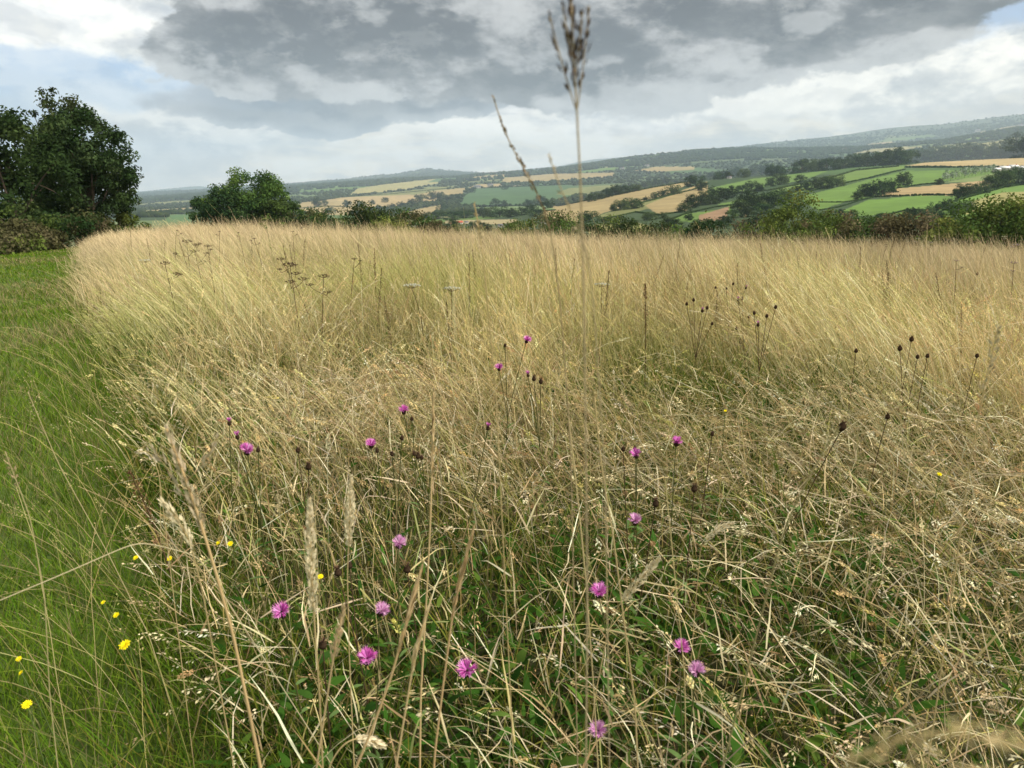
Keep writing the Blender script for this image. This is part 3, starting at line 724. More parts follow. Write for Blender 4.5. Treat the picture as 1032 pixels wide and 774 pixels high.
for u, v, s_, h_, n_, lab in [(188, 242, .045, .9, 3, 'dark brown branching seed umbel, leftmost big one near the skyline'), (196, 252, .035, .86, 2, 'dark seed umbel right below the leftmost big one'),
 (178, 232, .02, .95, 1, 'small dark umbel touching the skyline at the left'), (209, 247, .03, .88, 1, 'flat brown umbel right of the leftmost dark pair'), (166, 264, .035, .84, 2, 'dull brown umbel low at the left side of the dark group'),
 (292, 265, .05, .86, 3, 'dense dark umbel right of the leafy green stem'), (283, 260, .03, .88, 2, 'thin dark umbel between the leafy green stem and the dense one'), (326, 277, .035, .84, 2, 'solitary brown umbel right of the dense dark one'),
 (221, 233, .015, .95, 1, 'tiny brown dot of an umbel on the skyline'), (240, 234, .015, .95, 1, 'small brown umbel under the creamy white one'), (256, 240, .02, .92, 2, 'ragged brown umbel beside the leafy green stem'),
 (295, 233, .018, .94, 1, 'little dark umbel right below the round bush'), (357, 260, .02, .86, 1, 'faint brown umbel in the middle distance left of centre')]:
    U(u, v, h_*.96, s_*1.3, DK, lab, GD, nray=12, heads_=n_+1, stemc=(.10, .07, .04))
GW = 'white flat umbels among the grass'
for u, v, lab in [(455, 290, 'white flat umbel low in the grass left of the tall near stem'), (606, 286, 'white flat umbel right beside the tall near stem'), (146, 262, 'pale umbel at the left edge of the tall grass'), (415, 287, 'small greenish white umbel further left in the grass')]:
    U(u, v, .72, .06, (.6, .6, .48), lab, GW, flat=.1)
for u, v, s_, c_, lab in [(1012, 238, .05, (.6, .6, .42), 'cream umbel before the hedge near the right edge'), (1024, 246, .06, (.38, .28, .33), 'pinkish brown umbel in the right hand corner of the skyline'), (1002, 233, .04, (.55, .52, .2), 'yellowish umbel left of the cream one by the right edge'),
 (925, 240, .05, (.6, .58, .48), 'whitish umbel cluster before the brown bush'), (938, 244, .04, (.55, .5, .42), 'small whitish umbel right of the cluster before the brown bush'), (893, 246, .03, DK, 'thin dark umbel left of the whitish cluster'), (964, 262, .03, (.3, .2, .24), 'mauve brown umbel a little below the skyline at right'), (1022, 264, .04, (.3, .2, .25), 'mauve umbel at the right margin below the cream one')]:
    U(u, v, .84, s_, c_, lab, 'umbels in front of the right hedge', nray=9, heads_=2)

def dock(u0, v0, u1, v1, hf, label, thick=.012, col=(.13, .065, .035), branch=6):
    p = at(u0, v0, hf); r = np.hypot(p[0], p[1]); d = ray(u1, v1); q = d/np.hypot(d[0], d[1])*r
    bx, by = q[0]+(q[0]-p[0])*.5, q[1]+.03; base = np.array([bx, by, float(ground_z(bx, by))]); root = empty('dock', base, label, 'wild plant', 'brown seeding stalks')
    s = MB(); path = bez(base, q, p, 12)-base; tube(s, path, np.linspace(.004, .0015, 12), (.11, .075, .04), 5); s.build('stem', M_PLANT, root)
    f = MB(); P = path[None]; T = np.gradient(path, axis=0); T /= np.linalg.norm(T, axis=1)[:, None]
    heads(f, P, T[None], 220, .42, thick, .009, .006, np.array([col]), open_=.5)
    f.build('seed_spike', M_PLANT, root)
    return root
dock(766, 245, 776, 300, .95, 'reddish brown dock spire above the dark knapweed clump', .012)
dock(943, 275, 962, 385, .85, 'tall thin brown stalk with green base at the right', .018, (.14, .10, .045))
dock(650, 285, 652, 330, .85, 'slim brown stalk in the sandy grass right of centre', .009)
dock(893, 262, 900, 330, .85, 'grey brown branching stalk left of the tall thin right stalk', .022, (.11, .08, .05))
dock(377, 250, 379, 300, .85, 'slim dark stalk standing in the sandy grass left of centre', .008)
dock(130, 475, 160, 530, .55, 'short rusty stalk at the left edge of the tall grass', .012, (.2, .12, .06))

sp = dock(560, 250, 561, 300, .86, 'thin dark seeding stem standing scattered in the sandy grass', .010, (.12, .085, .05)); sp['group'] = 'thin dark seeding stems scattered over the meadow'
for k in range(55):
    c_ = copy_tree(sp); r_ = rng.uniform(5, 19); a_ = rng.uniform(-.50, .56); x_, y_ = r_*math.sin(a_), r_*math.cos(a_)
    if path_edge(np.array(x_), np.array(y_)) < .4: x_ = -.545*y_+rng.uniform(.6, 3)
    c_.location = (x_, y_, float(ground_z(x_, y_))-rng.uniform(0, .15)); c_.rotation_euler = (rng.normal(0, .12), rng.normal(-.05, .14), rng.uniform(0, 6.28)); q_ = rng.uniform(.8, 1.1); c_.scale = (q_, q_, q_)

# ------------------------------------------------------------------ single foreground stalks
def stalk(pts, label, name='grass_stalk', group='single grass stalks close to the camera', rad=(.0016, .0008), col=(.55, .42, .21), head=None, leaf=0):
    """pts: (u, v, distance along the ground) from tip to foot; the last one is carried on to the ground"""
    P = []
    for u, v, d in pts:
        q = ray(u, v); P.append(q/np.hypot(q[0], q[1])*d)
    P = np.array(P)
    last = P[-1]; dirn = last-P[-2]; gz = float(ground_z(last[0], last[1]))
    if last[2] > gz+.02:
        k = (last[2]-gz); hx = dirn[:2]/max(abs(dirn[2]), .05)*k*.5; hx *= min(1, .3/(np.linalg.norm(hx)+1e-9))
        bx, by = last[0]+hx[0], last[1]+hx[1]; P = np.vstack([P, [bx, by, float(ground_z(bx, by))]])
    P = P[::-1]
    # resample smoothly
    s = np.concatenate([[0], np.cumsum(np.linalg.norm(np.diff(P, axis=0), axis=1))]); t = np.linspace(0, s[-1], 160)
    Q = np.stack([np.interp(t, s, P[:, k]) for k in range(3)], 1)
    for _ in range(14): Q[1:-1] = (Q[:-2]+2*Q[1:-1]+Q[2:])/4
    base = Q[0].copy(); root = empty(name, base, label, 'grass stalk', group); Q = Q-base
    st = MB(); tube(st, Q, np.linspace(rad[0], rad[1], 160), np.array(col), 6); st.build('stem', M_PLANT, root)
    T = np.gradient(Q, axis=0); T /= np.linalg.norm(T, axis=1)[:, None]
    if head:
        f = MB(); L = head['len']/s[-1]
        heads(f, Q[None], T[None], head['n'], L, head['spread'], head['sl'], head['sw'], np.array([head['col']]), open_=head.get('open', .3), droop=head.get('droop', 0))
        for fr, ln, ang, side in head.get('br', ()):   # short side branches that carry spikelets
            i = int((1-fr*L)*159); p0 = Q[i]; d = T[i]*math.cos(ang)+np.array([side, 0, 0])*math.sin(ang); bp = p0+d*np.linspace(0, ln, 8)[:, None]+T[i]*(np.linspace(0, 1, 8)**2*ln*.25)[:, None]
            tube(f, bp, .0005, np.array(col)*.8, 4, cap=False)
            TT = np.gradient(bp, axis=0); TT /= np.linalg.norm(TT, axis=1)[:, None]
            heads(f, bp[None], TT[None], head.get('nb', 22), .75, head['spread']*.7, head['sl'], head['sw'], np.array([head['col']]), open_=.2)
        f.build('seed_head', M_PLANT, root)
    if leaf:
        l = MB()
        for k in range(leaf):
            i = rng.integers(16, 72); a = rng.random()*6.283; lance(l, Q[i], [math.cos(a), math.sin(a), 1.2], rng.uniform(.12, .22), .004, np.array(col)*.9, sag=.7)
        l.build('leaf_blade', M_PLANT, root)
    return root
S = stalk
DKH = (.11, .075, .055)
S([(574, -30, .56), (577, 30, .56), (580, 88, .56), (585, 180, .57), (588, 270, .58), (590, 420, .60), (592, 600, .63)], 'tallest blurred stalk right against the sky with a forked dark head', rad=(.0010, .0007), col=(.46, .36, .22),
  head=dict(len=.085, n=60, spread=.0022, sl=.008, sw=.0018, col=DKH, open=.15, nb=26, br=[(1.0, .05, .30, -1), (.97, .054, .22, 1), (.8, .035, .2, 1), (.6, .03, .2, -1)]))
S([(497, 97, .78), (508, 140, .78), (530, 172, .79), (548, 205, .8), (557, 240, .82), (566, 320, .86), (575, 450, .92)], 'thin bent stalk leaning up to the left against the sky', rad=(.0011, .0006), col=(.42, .32, .19),
  head=dict(len=.15, n=70, spread=.0016, sl=.007, sw=.002, col=(.26, .19, .12), open=.12))
S([(553, 156, .6), (560, 185, .6), (575, 215, .61), (592, 240, .63), (600, 330, .66), (610, 480, .7)], 'faint blurred pale stalk between the two tall ones', rad=(.0008, .0005), col=(.5, .4, .24),
  head=dict(len=.1, n=40, spread=.003, sl=.005, sw=.0014, col=(.5, .4, .26), open=.3))
S([(478, 205, 1.0), (482, 225, 1.0), (487, 260, 1.0), (500, 400, 1.05)], 'short pale stalk tip rising over the skyline left of the two tall ones', rad=(.0011, .0007), head=dict(len=.06, n=40, spread=.003, sl=.006, sw=.002, col=(.5, .4, .24)))
# creamy spikes
CRM = (.80, .70, .48)
S([(312, 503, .98), (313, 560, .98), (317, 630, .99), (322, 700, 1.0), (325, 770, 1.02)], 'thick creamy grass spike standing upright in the lower left', 'grass_spike', 'creamy grass spikes', (.0016, .0012), head=dict(len=.17, n=520, spread=.0062, sl=.010, sw=.0034, col=CRM, open=.2))
S([(354, 480, 1.25), (352, 530, 1.25), (350, 580, 1.26), (352, 660, 1.28)], 'creamy grass spike, shorter one right of the thick upright spike', 'grass_spike', 'creamy grass spikes', (.0014, .001), head=dict(len=.13, n=360, spread=.0062, sl=.010, sw=.0036, col=CRM, open=.2))
S([(168, 432, .95), (180, 465, .95), (197, 510, .96), (214, 565, .96), (235, 640, .98), (262, 770, 1.0)], 'thick leaning straw stalk with a pale feathery split head at the left', 'grass_spike', 'creamy grass spikes', (.0034, .0014), (.66, .47, .24), head=dict(len=.15, n=130, spread=.0042, sl=.016, sw=.003, col=(.6, .5, .34), open=.2, br=[(.8, .08, .35, -1), (.45, .07, .9, 1)]))
S([(163, 505, 1.1), (175, 520, 1.1), (190, 540, 1.1), (205, 600, 1.12)], 'pale feathery head crossing the thick leaning stalk', 'grass_spike', 'creamy grass spikes', (.0012, .0008), head=dict(len=.09, n=130, spread=.005, sl=.014, sw=.003, col=CRM, open=.2))
S([(664, 563, 1.3), (640, 590, 1.3), (622, 612, 1.32), (612, 640, 1.34), (600, 700, 1.35)], 'creamy spike leaning to the right beside the bright magenta bloom', 'grass_spike', 'creamy grass spikes', (.0013, .0009), head=dict(len=.12, n=240, spread=.006, sl=.012, sw=.0032, col=CRM, open=.3))
S([(740, 527, 1.8), (722, 533, 1.8), (706, 552, 1.8), (700, 620, 1.85)], 'curved creamy tip bending right above the pair of pink blooms', 'grass_spike', 'creamy grass spikes', (.0013, .0009), head=dict(len=.09, n=160, spread=.006, sl=.011, sw=.0035, col=CRM, open=.3))
S([(388, 752, 1.0), (360, 742, 1.0), (345, 750, 1.0), (332, 770, 1.0)], 'plump pale curled grass head at the bottom left of centre', 'grass_spike', 'creamy grass spikes', (.0014, .001), head=dict(len=.05, n=190, spread=.005, sl=.009, sw=.003, col=CRM, open=.3))
# straw coloured stalks
for pts, lab, kw in (
 ([(437, 395, 1.3), (436, 450, 1.3), (434, 520, 1.3), (430, 600, 1.32), (424, 700, 1.34)], 'upright rust coloured straw stalk in the middle left of the blooms', dict(rad=(.0026, .0014), col=(.68, .50, .26), head=dict(len=.16, n=90, spread=.0022, sl=.024, sw=.0028, col=(.62, .47, .26), open=.05))),
 ([(477, 535, .95), (466, 575, .95), (456, 620, .96), (448, 680, .97), (438, 760, .98)], 'reddish straw stalk with a narrow head beside the round deep magenta bloom', dict(rad=(.0022, .0013), col=(.64, .44, .23), head=dict(len=.15, n=90, spread=.0022, sl=.024, sw=.0028, col=(.62, .45, .25), open=.05))),
 ([(424, 575, .9), (410, 625, .9), (395, 680, .91), (375, 735, .92), (352, 790, .93)], 'long reddish stalk leaning right from the bottom edge', dict(rad=(.0026, .0014), col=(.68, .48, .25), head=dict(len=.13, n=90, spread=.0022, sl=.024, sw=.0028, col=(.64, .48, .27), open=.05))),
 ([(434, 605, .9), (418, 660, .9), (408, 720, .91), (398, 780, .92)], 'second reddish stalk, right next to the long leaning one', dict(rad=(.0018, .0012), col=(.70, .52, .28), head=dict(len=.12, n=70, spread=.002, sl=.022, sw=.0026, col=(.66, .52, .3), open=.05))),
 ([(347, 610, .9), (338, 650, .9), (330, 700, .91), (318, 780, .92)], 'brown feathery stalk next to the thick creamy spike', dict(rad=(.0018, .0012), col=(.60, .44, .24), head=dict(len=.09, n=80, spread=.004, sl=.014, sw=.0025, col=(.56, .42, .25), open=.2))),
 ([(599, 400, 1.0), (606, 470, 1.0), (618, 540, 1.0), (628, 620, 1.01), (640, 710, 1.02)], 'straight golden stalk right of the tall central one', dict(rad=(.0016, .001), col=(.52, .40, .2))),
 ([(573, 420, 1.1), (582, 500, 1.1), (590, 580, 1.1), (598, 690, 1.12), (603, 780, 1.14)], 'straight golden stalk running down beside the bright magenta bloom', dict(rad=(.0014, .001), col=(.56, .45, .23))),
 ([(670, 480, 1.2), (676, 540, 1.2), (682, 600, 1.2), (690, 680, 1.22)], 'thin yellow stalk left of the pair of pink blooms', dict(rad=(.0011, .0008), col=(.56, .46, .22))),
 ([(1006, 330, 1.2), (990, 400, 1.2), (975, 480, 1.22), (965, 560, 1.24)], 'pale straw stalk near the right margin leaning right', dict(rad=(.0012, .0008), head=dict(len=.1, n=60, spread=.006, sl=.01, sw=.003, col=(.5, .42, .26), open=.3))),
 ([(788, 540, .9), (805, 500, .9), (838, 440, .92), (846, 430, .92)][::-1], 'grey green leaning stalk under the dark star shaped seed head', dict(rad=(.0013, .0009), col=(.3, .26, .12))),
 ([(28, 395, 1.9), (60, 470, 1.9), (110, 560, 1.9), (150, 640, 1.9)], 'thin stalk crossing the green path edge from the left', dict(rad=(.0011, .0008), col=(.5, .42, .22), head=dict(len=.1, n=40, spread=.008, sl=.007, sw=.002, col=(.4, .32, .2), open=.5))),
 ([(0, 605, 1.3), (60, 580, 1.3), (140, 545, 1.32), (200, 560, 1.34)], 'nearly flat pale stalk lying over the path edge at the left', dict(rad=(.0011, .0008), col=(.56, .48, .3))),
 ([(5, 455, 1.5), (30, 520, 1.5), (45, 600, 1.5), (50, 700, 1.52)], 'straight thin stalk at the far left of the path', dict(rad=(.0011, .0008), col=(.46, .4, .2), head=dict(len=.07, n=40, spread=.004, sl=.007, sw=.002, col=(.4, .3, .18), open=.3))),
 ([(138, 455, 1.6), (150, 452, 1.6), (160, 475, 1.6), (170, 560, 1.62)], 'nodding white grass head at the left edge of the tall grass', dict(rad=(.001, .0008), head=dict(len=.06, n=60, spread=.005, sl=.01, sw=.003, col=(.66, .58, .42), open=.3)))):
    S(pts, lab, **kw)
# the very near, out of focus heads at the bottom right
S([(1075, 762, .235), (1020, 735, .235), (960, 722, .235), (905, 735, .236), (850, 765, .24), (820, 800, .25)], 'large out of focus straw head crossing the bottom right corner', rad=(.0008, .0006), head=dict(len=.075, n=90, spread=.0035, sl=.007, sw=.0013, col=(.78, .62, .33), open=.25))
S([(1060, 800, .22), (1000, 775, .22), (950, 768, .22), (890, 782, .225), (860, 800, .23)], 'second out of focus straw head along the bottom edge at right', rad=(.0008, .0006), head=dict(len=.06, n=80, spread=.003, sl=.007, sw=.0013, col=(.78, .62, .33), open=.25))

# ------------------------------------------------------------------ trees
def crown(w, h, ncl, nlf, leaf, cols, seed=0, shell=.75, cr=.2, zc=None, gaps=0.0, low=.0):
    """leaf clumps on limbs in an uneven ellipsoid of width w, height h (centre zc)"""
    g = np.random.default_rng(seed); mb = MB(); cen = []
    zc = h*.55 if zc is None else zc
    for k in range(ncl):
        d = g.normal(size=3); d /= np.linalg.norm(d); d[2] = d[2] if d[2] > -.55-low else -d[2]
        q = shell+(1-shell)*g.random() if g.random() < .78 else g.random()*shell
        q *= .82+.3*fbm(np.array(d[0]*1.7+seed), np.array(d[2]*1.7+d[1]), 2, seed)
        p = d*q*np.array([w/2, w/2, h*.5])*np.array([1, 1, .92]); p[2] += zc
        cen.append((p, cr*w*(.55+.6*g.random())*(1 if q < .8 else .75)))
    N = 0
    for p, R in cen:
        n = int(nlf*(R/(cr*w))**2*(.7+.6*g.random()))
        d = g.normal(size=(n, 3)); d /= np.linalg.norm(d, axis=1)[:, None]
        rad = R*(1-.75*g.random(n)**1.6)[:, None]*np.array([1, 1, .72])
        c = p+d*rad
        nr = d+g.normal(0, .6, (n, 3)); nr[:, 2] += .35; nr /= np.linalg.norm(nr, axis=1)[:, None]
        a = np.cross(nr, g.normal(size=(n, 3))); a /= np.linalg.norm(a, axis=1)[:, None]; b = np.cross(nr, a)
        s = leaf*(.6+.8*g.random((n, 1)))
        V = np.stack([c-a*s, c+b*s*.6, c+a*s, c-b*s*.6], 1).reshape(-1, 3)
        base = np.array(cols[g.integers(len(cols))])*(.8+.4*g.random())
        col = base[None, :]*(.75+.5*g.random((n, 1)))
        mb.add(V, Q=np.arange(n*4).reshape(-1, 4), C=np.repeat(col, 4, 0))
    return mb, cen
def trunk_limbs(cen, h, r0, seed=0, nl=14, lean=0):
    g = np.random.default_rng(seed); mb = MB(); top = np.array([lean, 0, h*.62])
    path = bez([0, 0, -.4], [g.normal(0, .1), 0, h*.3], top, 10); tube(mb, path, np.linspace(r0, r0*.35, 10), (.5,)*3, 9)
    for p, R in cen[:nl]:
        t = g.uniform(.25, .95); i = int(t*9); a = path[i]
        tube(mb, bez(a, (a+p)/2+np.array([0, 0, .08*h]), p, 7), np.linspace(r0*.38*(1.1-.6*t), .02*r0+.01, 7), (.5,)*3, 5)
    return mb
OAK = [(.03, .055, .018), (.04, .07, .022), (.055, .085, .028), (.034, .058, .022)]
ASH = [(.055, .085, .032), (.07, .105, .04), (.085, .12, .045), (.05, .08, .03)]
HAZ = [(.08, .125, .03), (.11, .155, .036), (.065, .105, .026)]
BRN = [(.105, .10, .045), (.13, .115, .06), (.085, .085, .035)]
LIM = [(.14, .18, .04), (.17, .19, .05), (.11, .15, .035)]
def tree(name, label, cat, group, base, w, h, ncl, nlf, leaf, cols, seed, r0=.25, rz=0., **kw):
    root = empty(name, base, label, cat, group, rz)
    mb, cen = crown(w, h, ncl, nlf, leaf, cols, seed, **kw)
    mb.build('crown', M_LEAF, root); trunk_limbs(cen, h, r0, seed).build('trunk', M_BARK, root)
    return root
def gpt(u, r, sink=.05):
    az = azel(u, 230)[0]; x, y = r*math.sin(az), r*math.cos(az); return np.array([x, y, float(ground_z(x, y))-sink])
def toph(u, vtop, r):
    """tree height so that its top shows at vtop"""
    return azel(u, vtop)[1]*r-gpt(u, r)[2]
GT = 'trees at the left edge of the meadow'
r = 50; hh = toph(95, 98, r)
tree('broadleaf_tree', 'large dark tree with an open airy top, right one of the left group', 'tree', GT, gpt(93, r), 5.5, hh*.95, 190, 260, .085, OAK+ASH, 3, zc=hh*.52, cr=.15, low=.5, shell=.8)
tree('broadleaf_tree', 'tall grey green airy tree rising behind the large dark one', 'tree', GT, gpt(80, 54), 4.6, toph(66, 99, 54), 46, 190, .10, ASH, 5, cr=.17, zc=toph(66, 99, 54)*.62)
tree('broadleaf_tree', 'very dark tree cut by the left edge of the picture', 'tree', GT, gpt(18, 46), 6.2, toph(2, 104, 46), 90, 300, .095, OAK, 8, cr=.17, zc=toph(2, 104, 46)*.52, low=.4)
tree('broadleaf_tree', 'dark tree in the gap behind the first two', 'tree', GT, gpt(50, 58), 5.0, toph(38, 138, 58), 60, 260, .10, OAK, 12, cr=.18, zc=toph(38, 138, 58)*.5, low=.4)
tree('broadleaf_tree', 'slender side stem of foliage hanging at the right of the large dark tree', 'tree', GT, gpt(120, 53), 2.4, toph(122, 150, 53), 34, 160, .09, ASH, 14, r0=.1, cr=.22)
GB = 'bushes under the left trees'
for u, rr, w, vt, cols, lab, sd in [(28, 42, 3.4, 196, OAK+HAZ, 'mid green rounded bush under the very dark tree', 21), (62, 43, 3.2, 208, BRN+OAK, 'olive brown bush below the large dark tree', 22), (8, 38, 3.0, 220, BRN, 'brown withered bramble bank at the left edge', 23),
  (34, 39, 2.4, 226, BRN, 'low rusty bramble beside the mown path', 24), (92, 46, 2.8, 214, BRN+OAK, 'low dark shrub at the foot of the large dark tree', 25), (128, 50, 2.4, 212, HAZ, 'small green shrub at the right foot of the large dark tree', 26), (-12, 36, 3., 232, BRN+LIM, 'yellowish weeds mound at the left margin by the turf', 27)]:
    hh = toph(u, vt, rr); tree('bush', lab, 'bush', GB, gpt(u, rr), w, hh, 30, 200, .07, cols, sd, r0=.06, cr=.22, zc=hh*.45, low=.6)
GC = 'bushes beyond the crest of the meadow'
rr = 88; hh = toph(250, 170, rr)
tree('round_tree', 'broad round green tree standing alone on the skyline left of centre', 'tree', GC, gpt(253, rr), 9.0, hh, 170, 260, .12, HAZ+OAK, 31, r0=.3, zc=hh*.52, cr=.15, low=.5)
tree('round_tree', 'darker left shoulder of the round tree, a lower tree beside it', 'tree', GC, gpt(227, rr-2), 6.6, toph(222, 184, rr-2), 70, 240, .12, OAK, 33, r0=.2, zc=toph(222, 184, rr-2)*.5, cr=.17, low=.5)
tree('round_tree', 'small dark tree at the right foot of the round tree', 'tree', GC, gpt(287, rr-4), 4.6, toph(287, 196, rr-4), 50, 220, .11, OAK+HAZ, 35, r0=.15, zc=toph(287, 196, rr-4)*.5, cr=.18, low=.5)
HEDGE = [  # u, distance, width, top row, colours, label
 (305, 84, 4.5, 209, BRN+OAK, 'brownish shrub right of the round tree'), (322, 84, 4.5, 217, LIM, 'low light green shrub on the left of the hollow'), (345, 78, 5.5, 213, HAZ+OAK, 'low green shrub in the hollow'), (374, 75, 6.2, 207, HAZ+OAK, 'dark pointed shrub, tallest in the hollow left of centre'),
 (398, 76, 5.6, 212, OAK, 'rounded dark shrub right of the pointed one'), (392, 66, 4.0, 226, LIM, 'flat yellow green bush in front of the dark shrubs'), (418, 74, 4.4, 215, HAZ+BRN, 'dull green shrub at the right end of the hollow'), (436, 74, 3.6, 224, BRN, 'low grey brown scrub left of the red roofed farm'),
 (462, 80, 4.2, 231, HAZ, 'low hedge top under the red roofed farm'), (492, 78, 4.2, 231, BRN+HAZ, 'low scrub right of the red roofed farm'), (524, 74, 5.0, 222, HAZ, 'round olive bush at the centre skyline'), (566, 72, 5.2, 215, HAZ+BRN, 'taller olive bush behind the bent near stalk'),
 (600, 74, 4.2, 229, OAK, 'low dark bush right of the taller olive one'), (632, 70, 5.4, 222, OAK+HAZ, 'dark bush below the bare brown field'), (662, 72, 5.0, 225, OAK, 'low dark bush next to the one below the bare field'), (690, 70, 4.6, 229, HAZ+BRN, 'low dull bush in the dip right of centre'), (722, 68, 5.0, 226, OAK, 'dark low bush at the start of the right hedge'),
 (752, 68, 5.2, 219, OAK+BRN, 'mid height dark bush left of the tall olive tree'), (806, 66, 5.4, 195, LIM+HAZ, 'tall olive green tree standing up in the right hedge'), (784, 64, 4.4, 213, HAZ, 'green shoulder left of the tall olive tree'), (830, 64, 4.6, 215, BRN+HAZ, 'brownish bush right of the tall olive tree'),
 (858, 68, 5.0, 222, OAK, 'dark gap filling bush right of the brownish one'), (884, 64, 4.2, 222, OAK+HAZ, 'low green bush left of the grey brown thicket'), (905, 62, 4.2, 219, BRN, 'grey brown thicket in the right hedge'), (928, 62, 4.6, 218, BRN, 'broad reddish brown thicket behind the white umbels'), (952, 62, 4.2, 223, BRN+OAK, 'brown and dark bush at the right of the thicket'),
 (976, 60, 4.6, 218, HAZ+LIM, 'yellow green bush left of the tall right edge bushes'), (1000, 58, 5.2, 206, HAZ, 'tall green bush near the right edge'), (1026, 58, 5.2, 203, LIM+HAZ, 'tall light green bush at the right edge'), (1060, 57, 5., 208, HAZ, 'green bush cut by the right margin'), (960, 56, 3.4, 232, LIM, 'small yellow green weeds clump before the brown thicket')]
for k, (u, rr, w, vt, cols, lab) in enumerate(HEDGE):
    vt = vt-(7 if u > 735 else 4); hh = max(toph(u, vt, rr), 1.6); tree('bush' if hh < 6 else 'hedge_tree', lab, 'bush' if hh < 6 else 'tree', GC if u < 700 else 'bushes of the right hedge', gpt(u, rr), w*1.2, hh*1.04, 46, 230, .10, cols, 50+k, r0=.08, cr=.2, zc=hh*.5, low=.7)
# continuous low scrub between those bushes so that nothing floats open
mb = MB()
us = np.arange(290, 1080, 2.2)
for u in us:
    rr = np.interp(u, [290, 420, 700, 1080], [92, 84, 78, 64])+rng.uniform(-3, 5); b = gpt(u, rr, 0)
    n = 90; d = rng.normal(size=(n, 3))*np.array([.9, .9, .7]); hmax = max(toph(u, 236, rr), 1.0)*rng.uniform(.7, 1.05)
    c = b+d+np.array([0, 0, 1])*(rng.random(n)*hmax)[:, None]; nr = rng.normal(size=(n, 3)); a = np.cross(nr, rng.normal(size=(n, 3))); a /= np.linalg.norm(a, axis=1)[:, None]; bb = np.cross(nr/np.linalg.norm(nr, axis=1)[:, None], a)
    s = .13*(.6+.8*rng.random((n, 1))); V = np.stack([c-a*s, c+bb*s*.6, c+a*s, c-bb*s*.6], 1).reshape(-1, 3)
    mb.add(V, Q=np.arange(n*4).reshape(-1, 4), C=np.repeat(np.array([OAK+BRN+HAZ][0])[rng.integers(len(OAK+BRN+HAZ), size=n)]*.9, 4, 0))
tag(mb.build('hedge_undergrowth', M_LEAF), 'dark tangled scrub filling the foot of the hedge beyond the meadow', 'undergrowth', kind='stuff')

# ------------------------------------------------------------------ trees and hedges of the valley
def tree_proto(seed, cols, w=9., h=10.):
    root = empty('field_tree', (0, 0, -500), '', 'tree', None)
    mb, cen = crown(w, h, 40, 110, .30, cols, seed, cr=.22, zc=h*.5, low=.6)
    mb.build('crown', M_LEAF, root); trunk_limbs(cen, h, .35, seed, nl=6).build('trunk', M_BARK, root)
    return root
protos = [tree_proto(200+i, [OAK, OAK+HAZ, OAK, ASH][i], 9.5+(i % 2)*1.5, 10) for i in range(4)]
used = [False]*4
def vtree(u, v, hpx, label, group, asp=1.0, rmin=250, rmax=4000, name='field_tree'):
    b = hit(u, v, rmin, rmax); r = np.linalg.norm(b); h = hpx/F*r
    k = random.randrange(4)
    if not used[k]: used[k] = True; o = protos[k]
    else: o = copy_tree(protos[k])
    o.location = b-np.array([0, 0, .15*h]); s = h/9.6; o.scale = (s*asp, s*asp, s); o.rotation_euler = (0, 0, random.random()*6.28)
    o['label'] = label; o['category'] = 'tree'; o['group'] = group
    return o
VT = 'trees in the hedges of the right hillside'
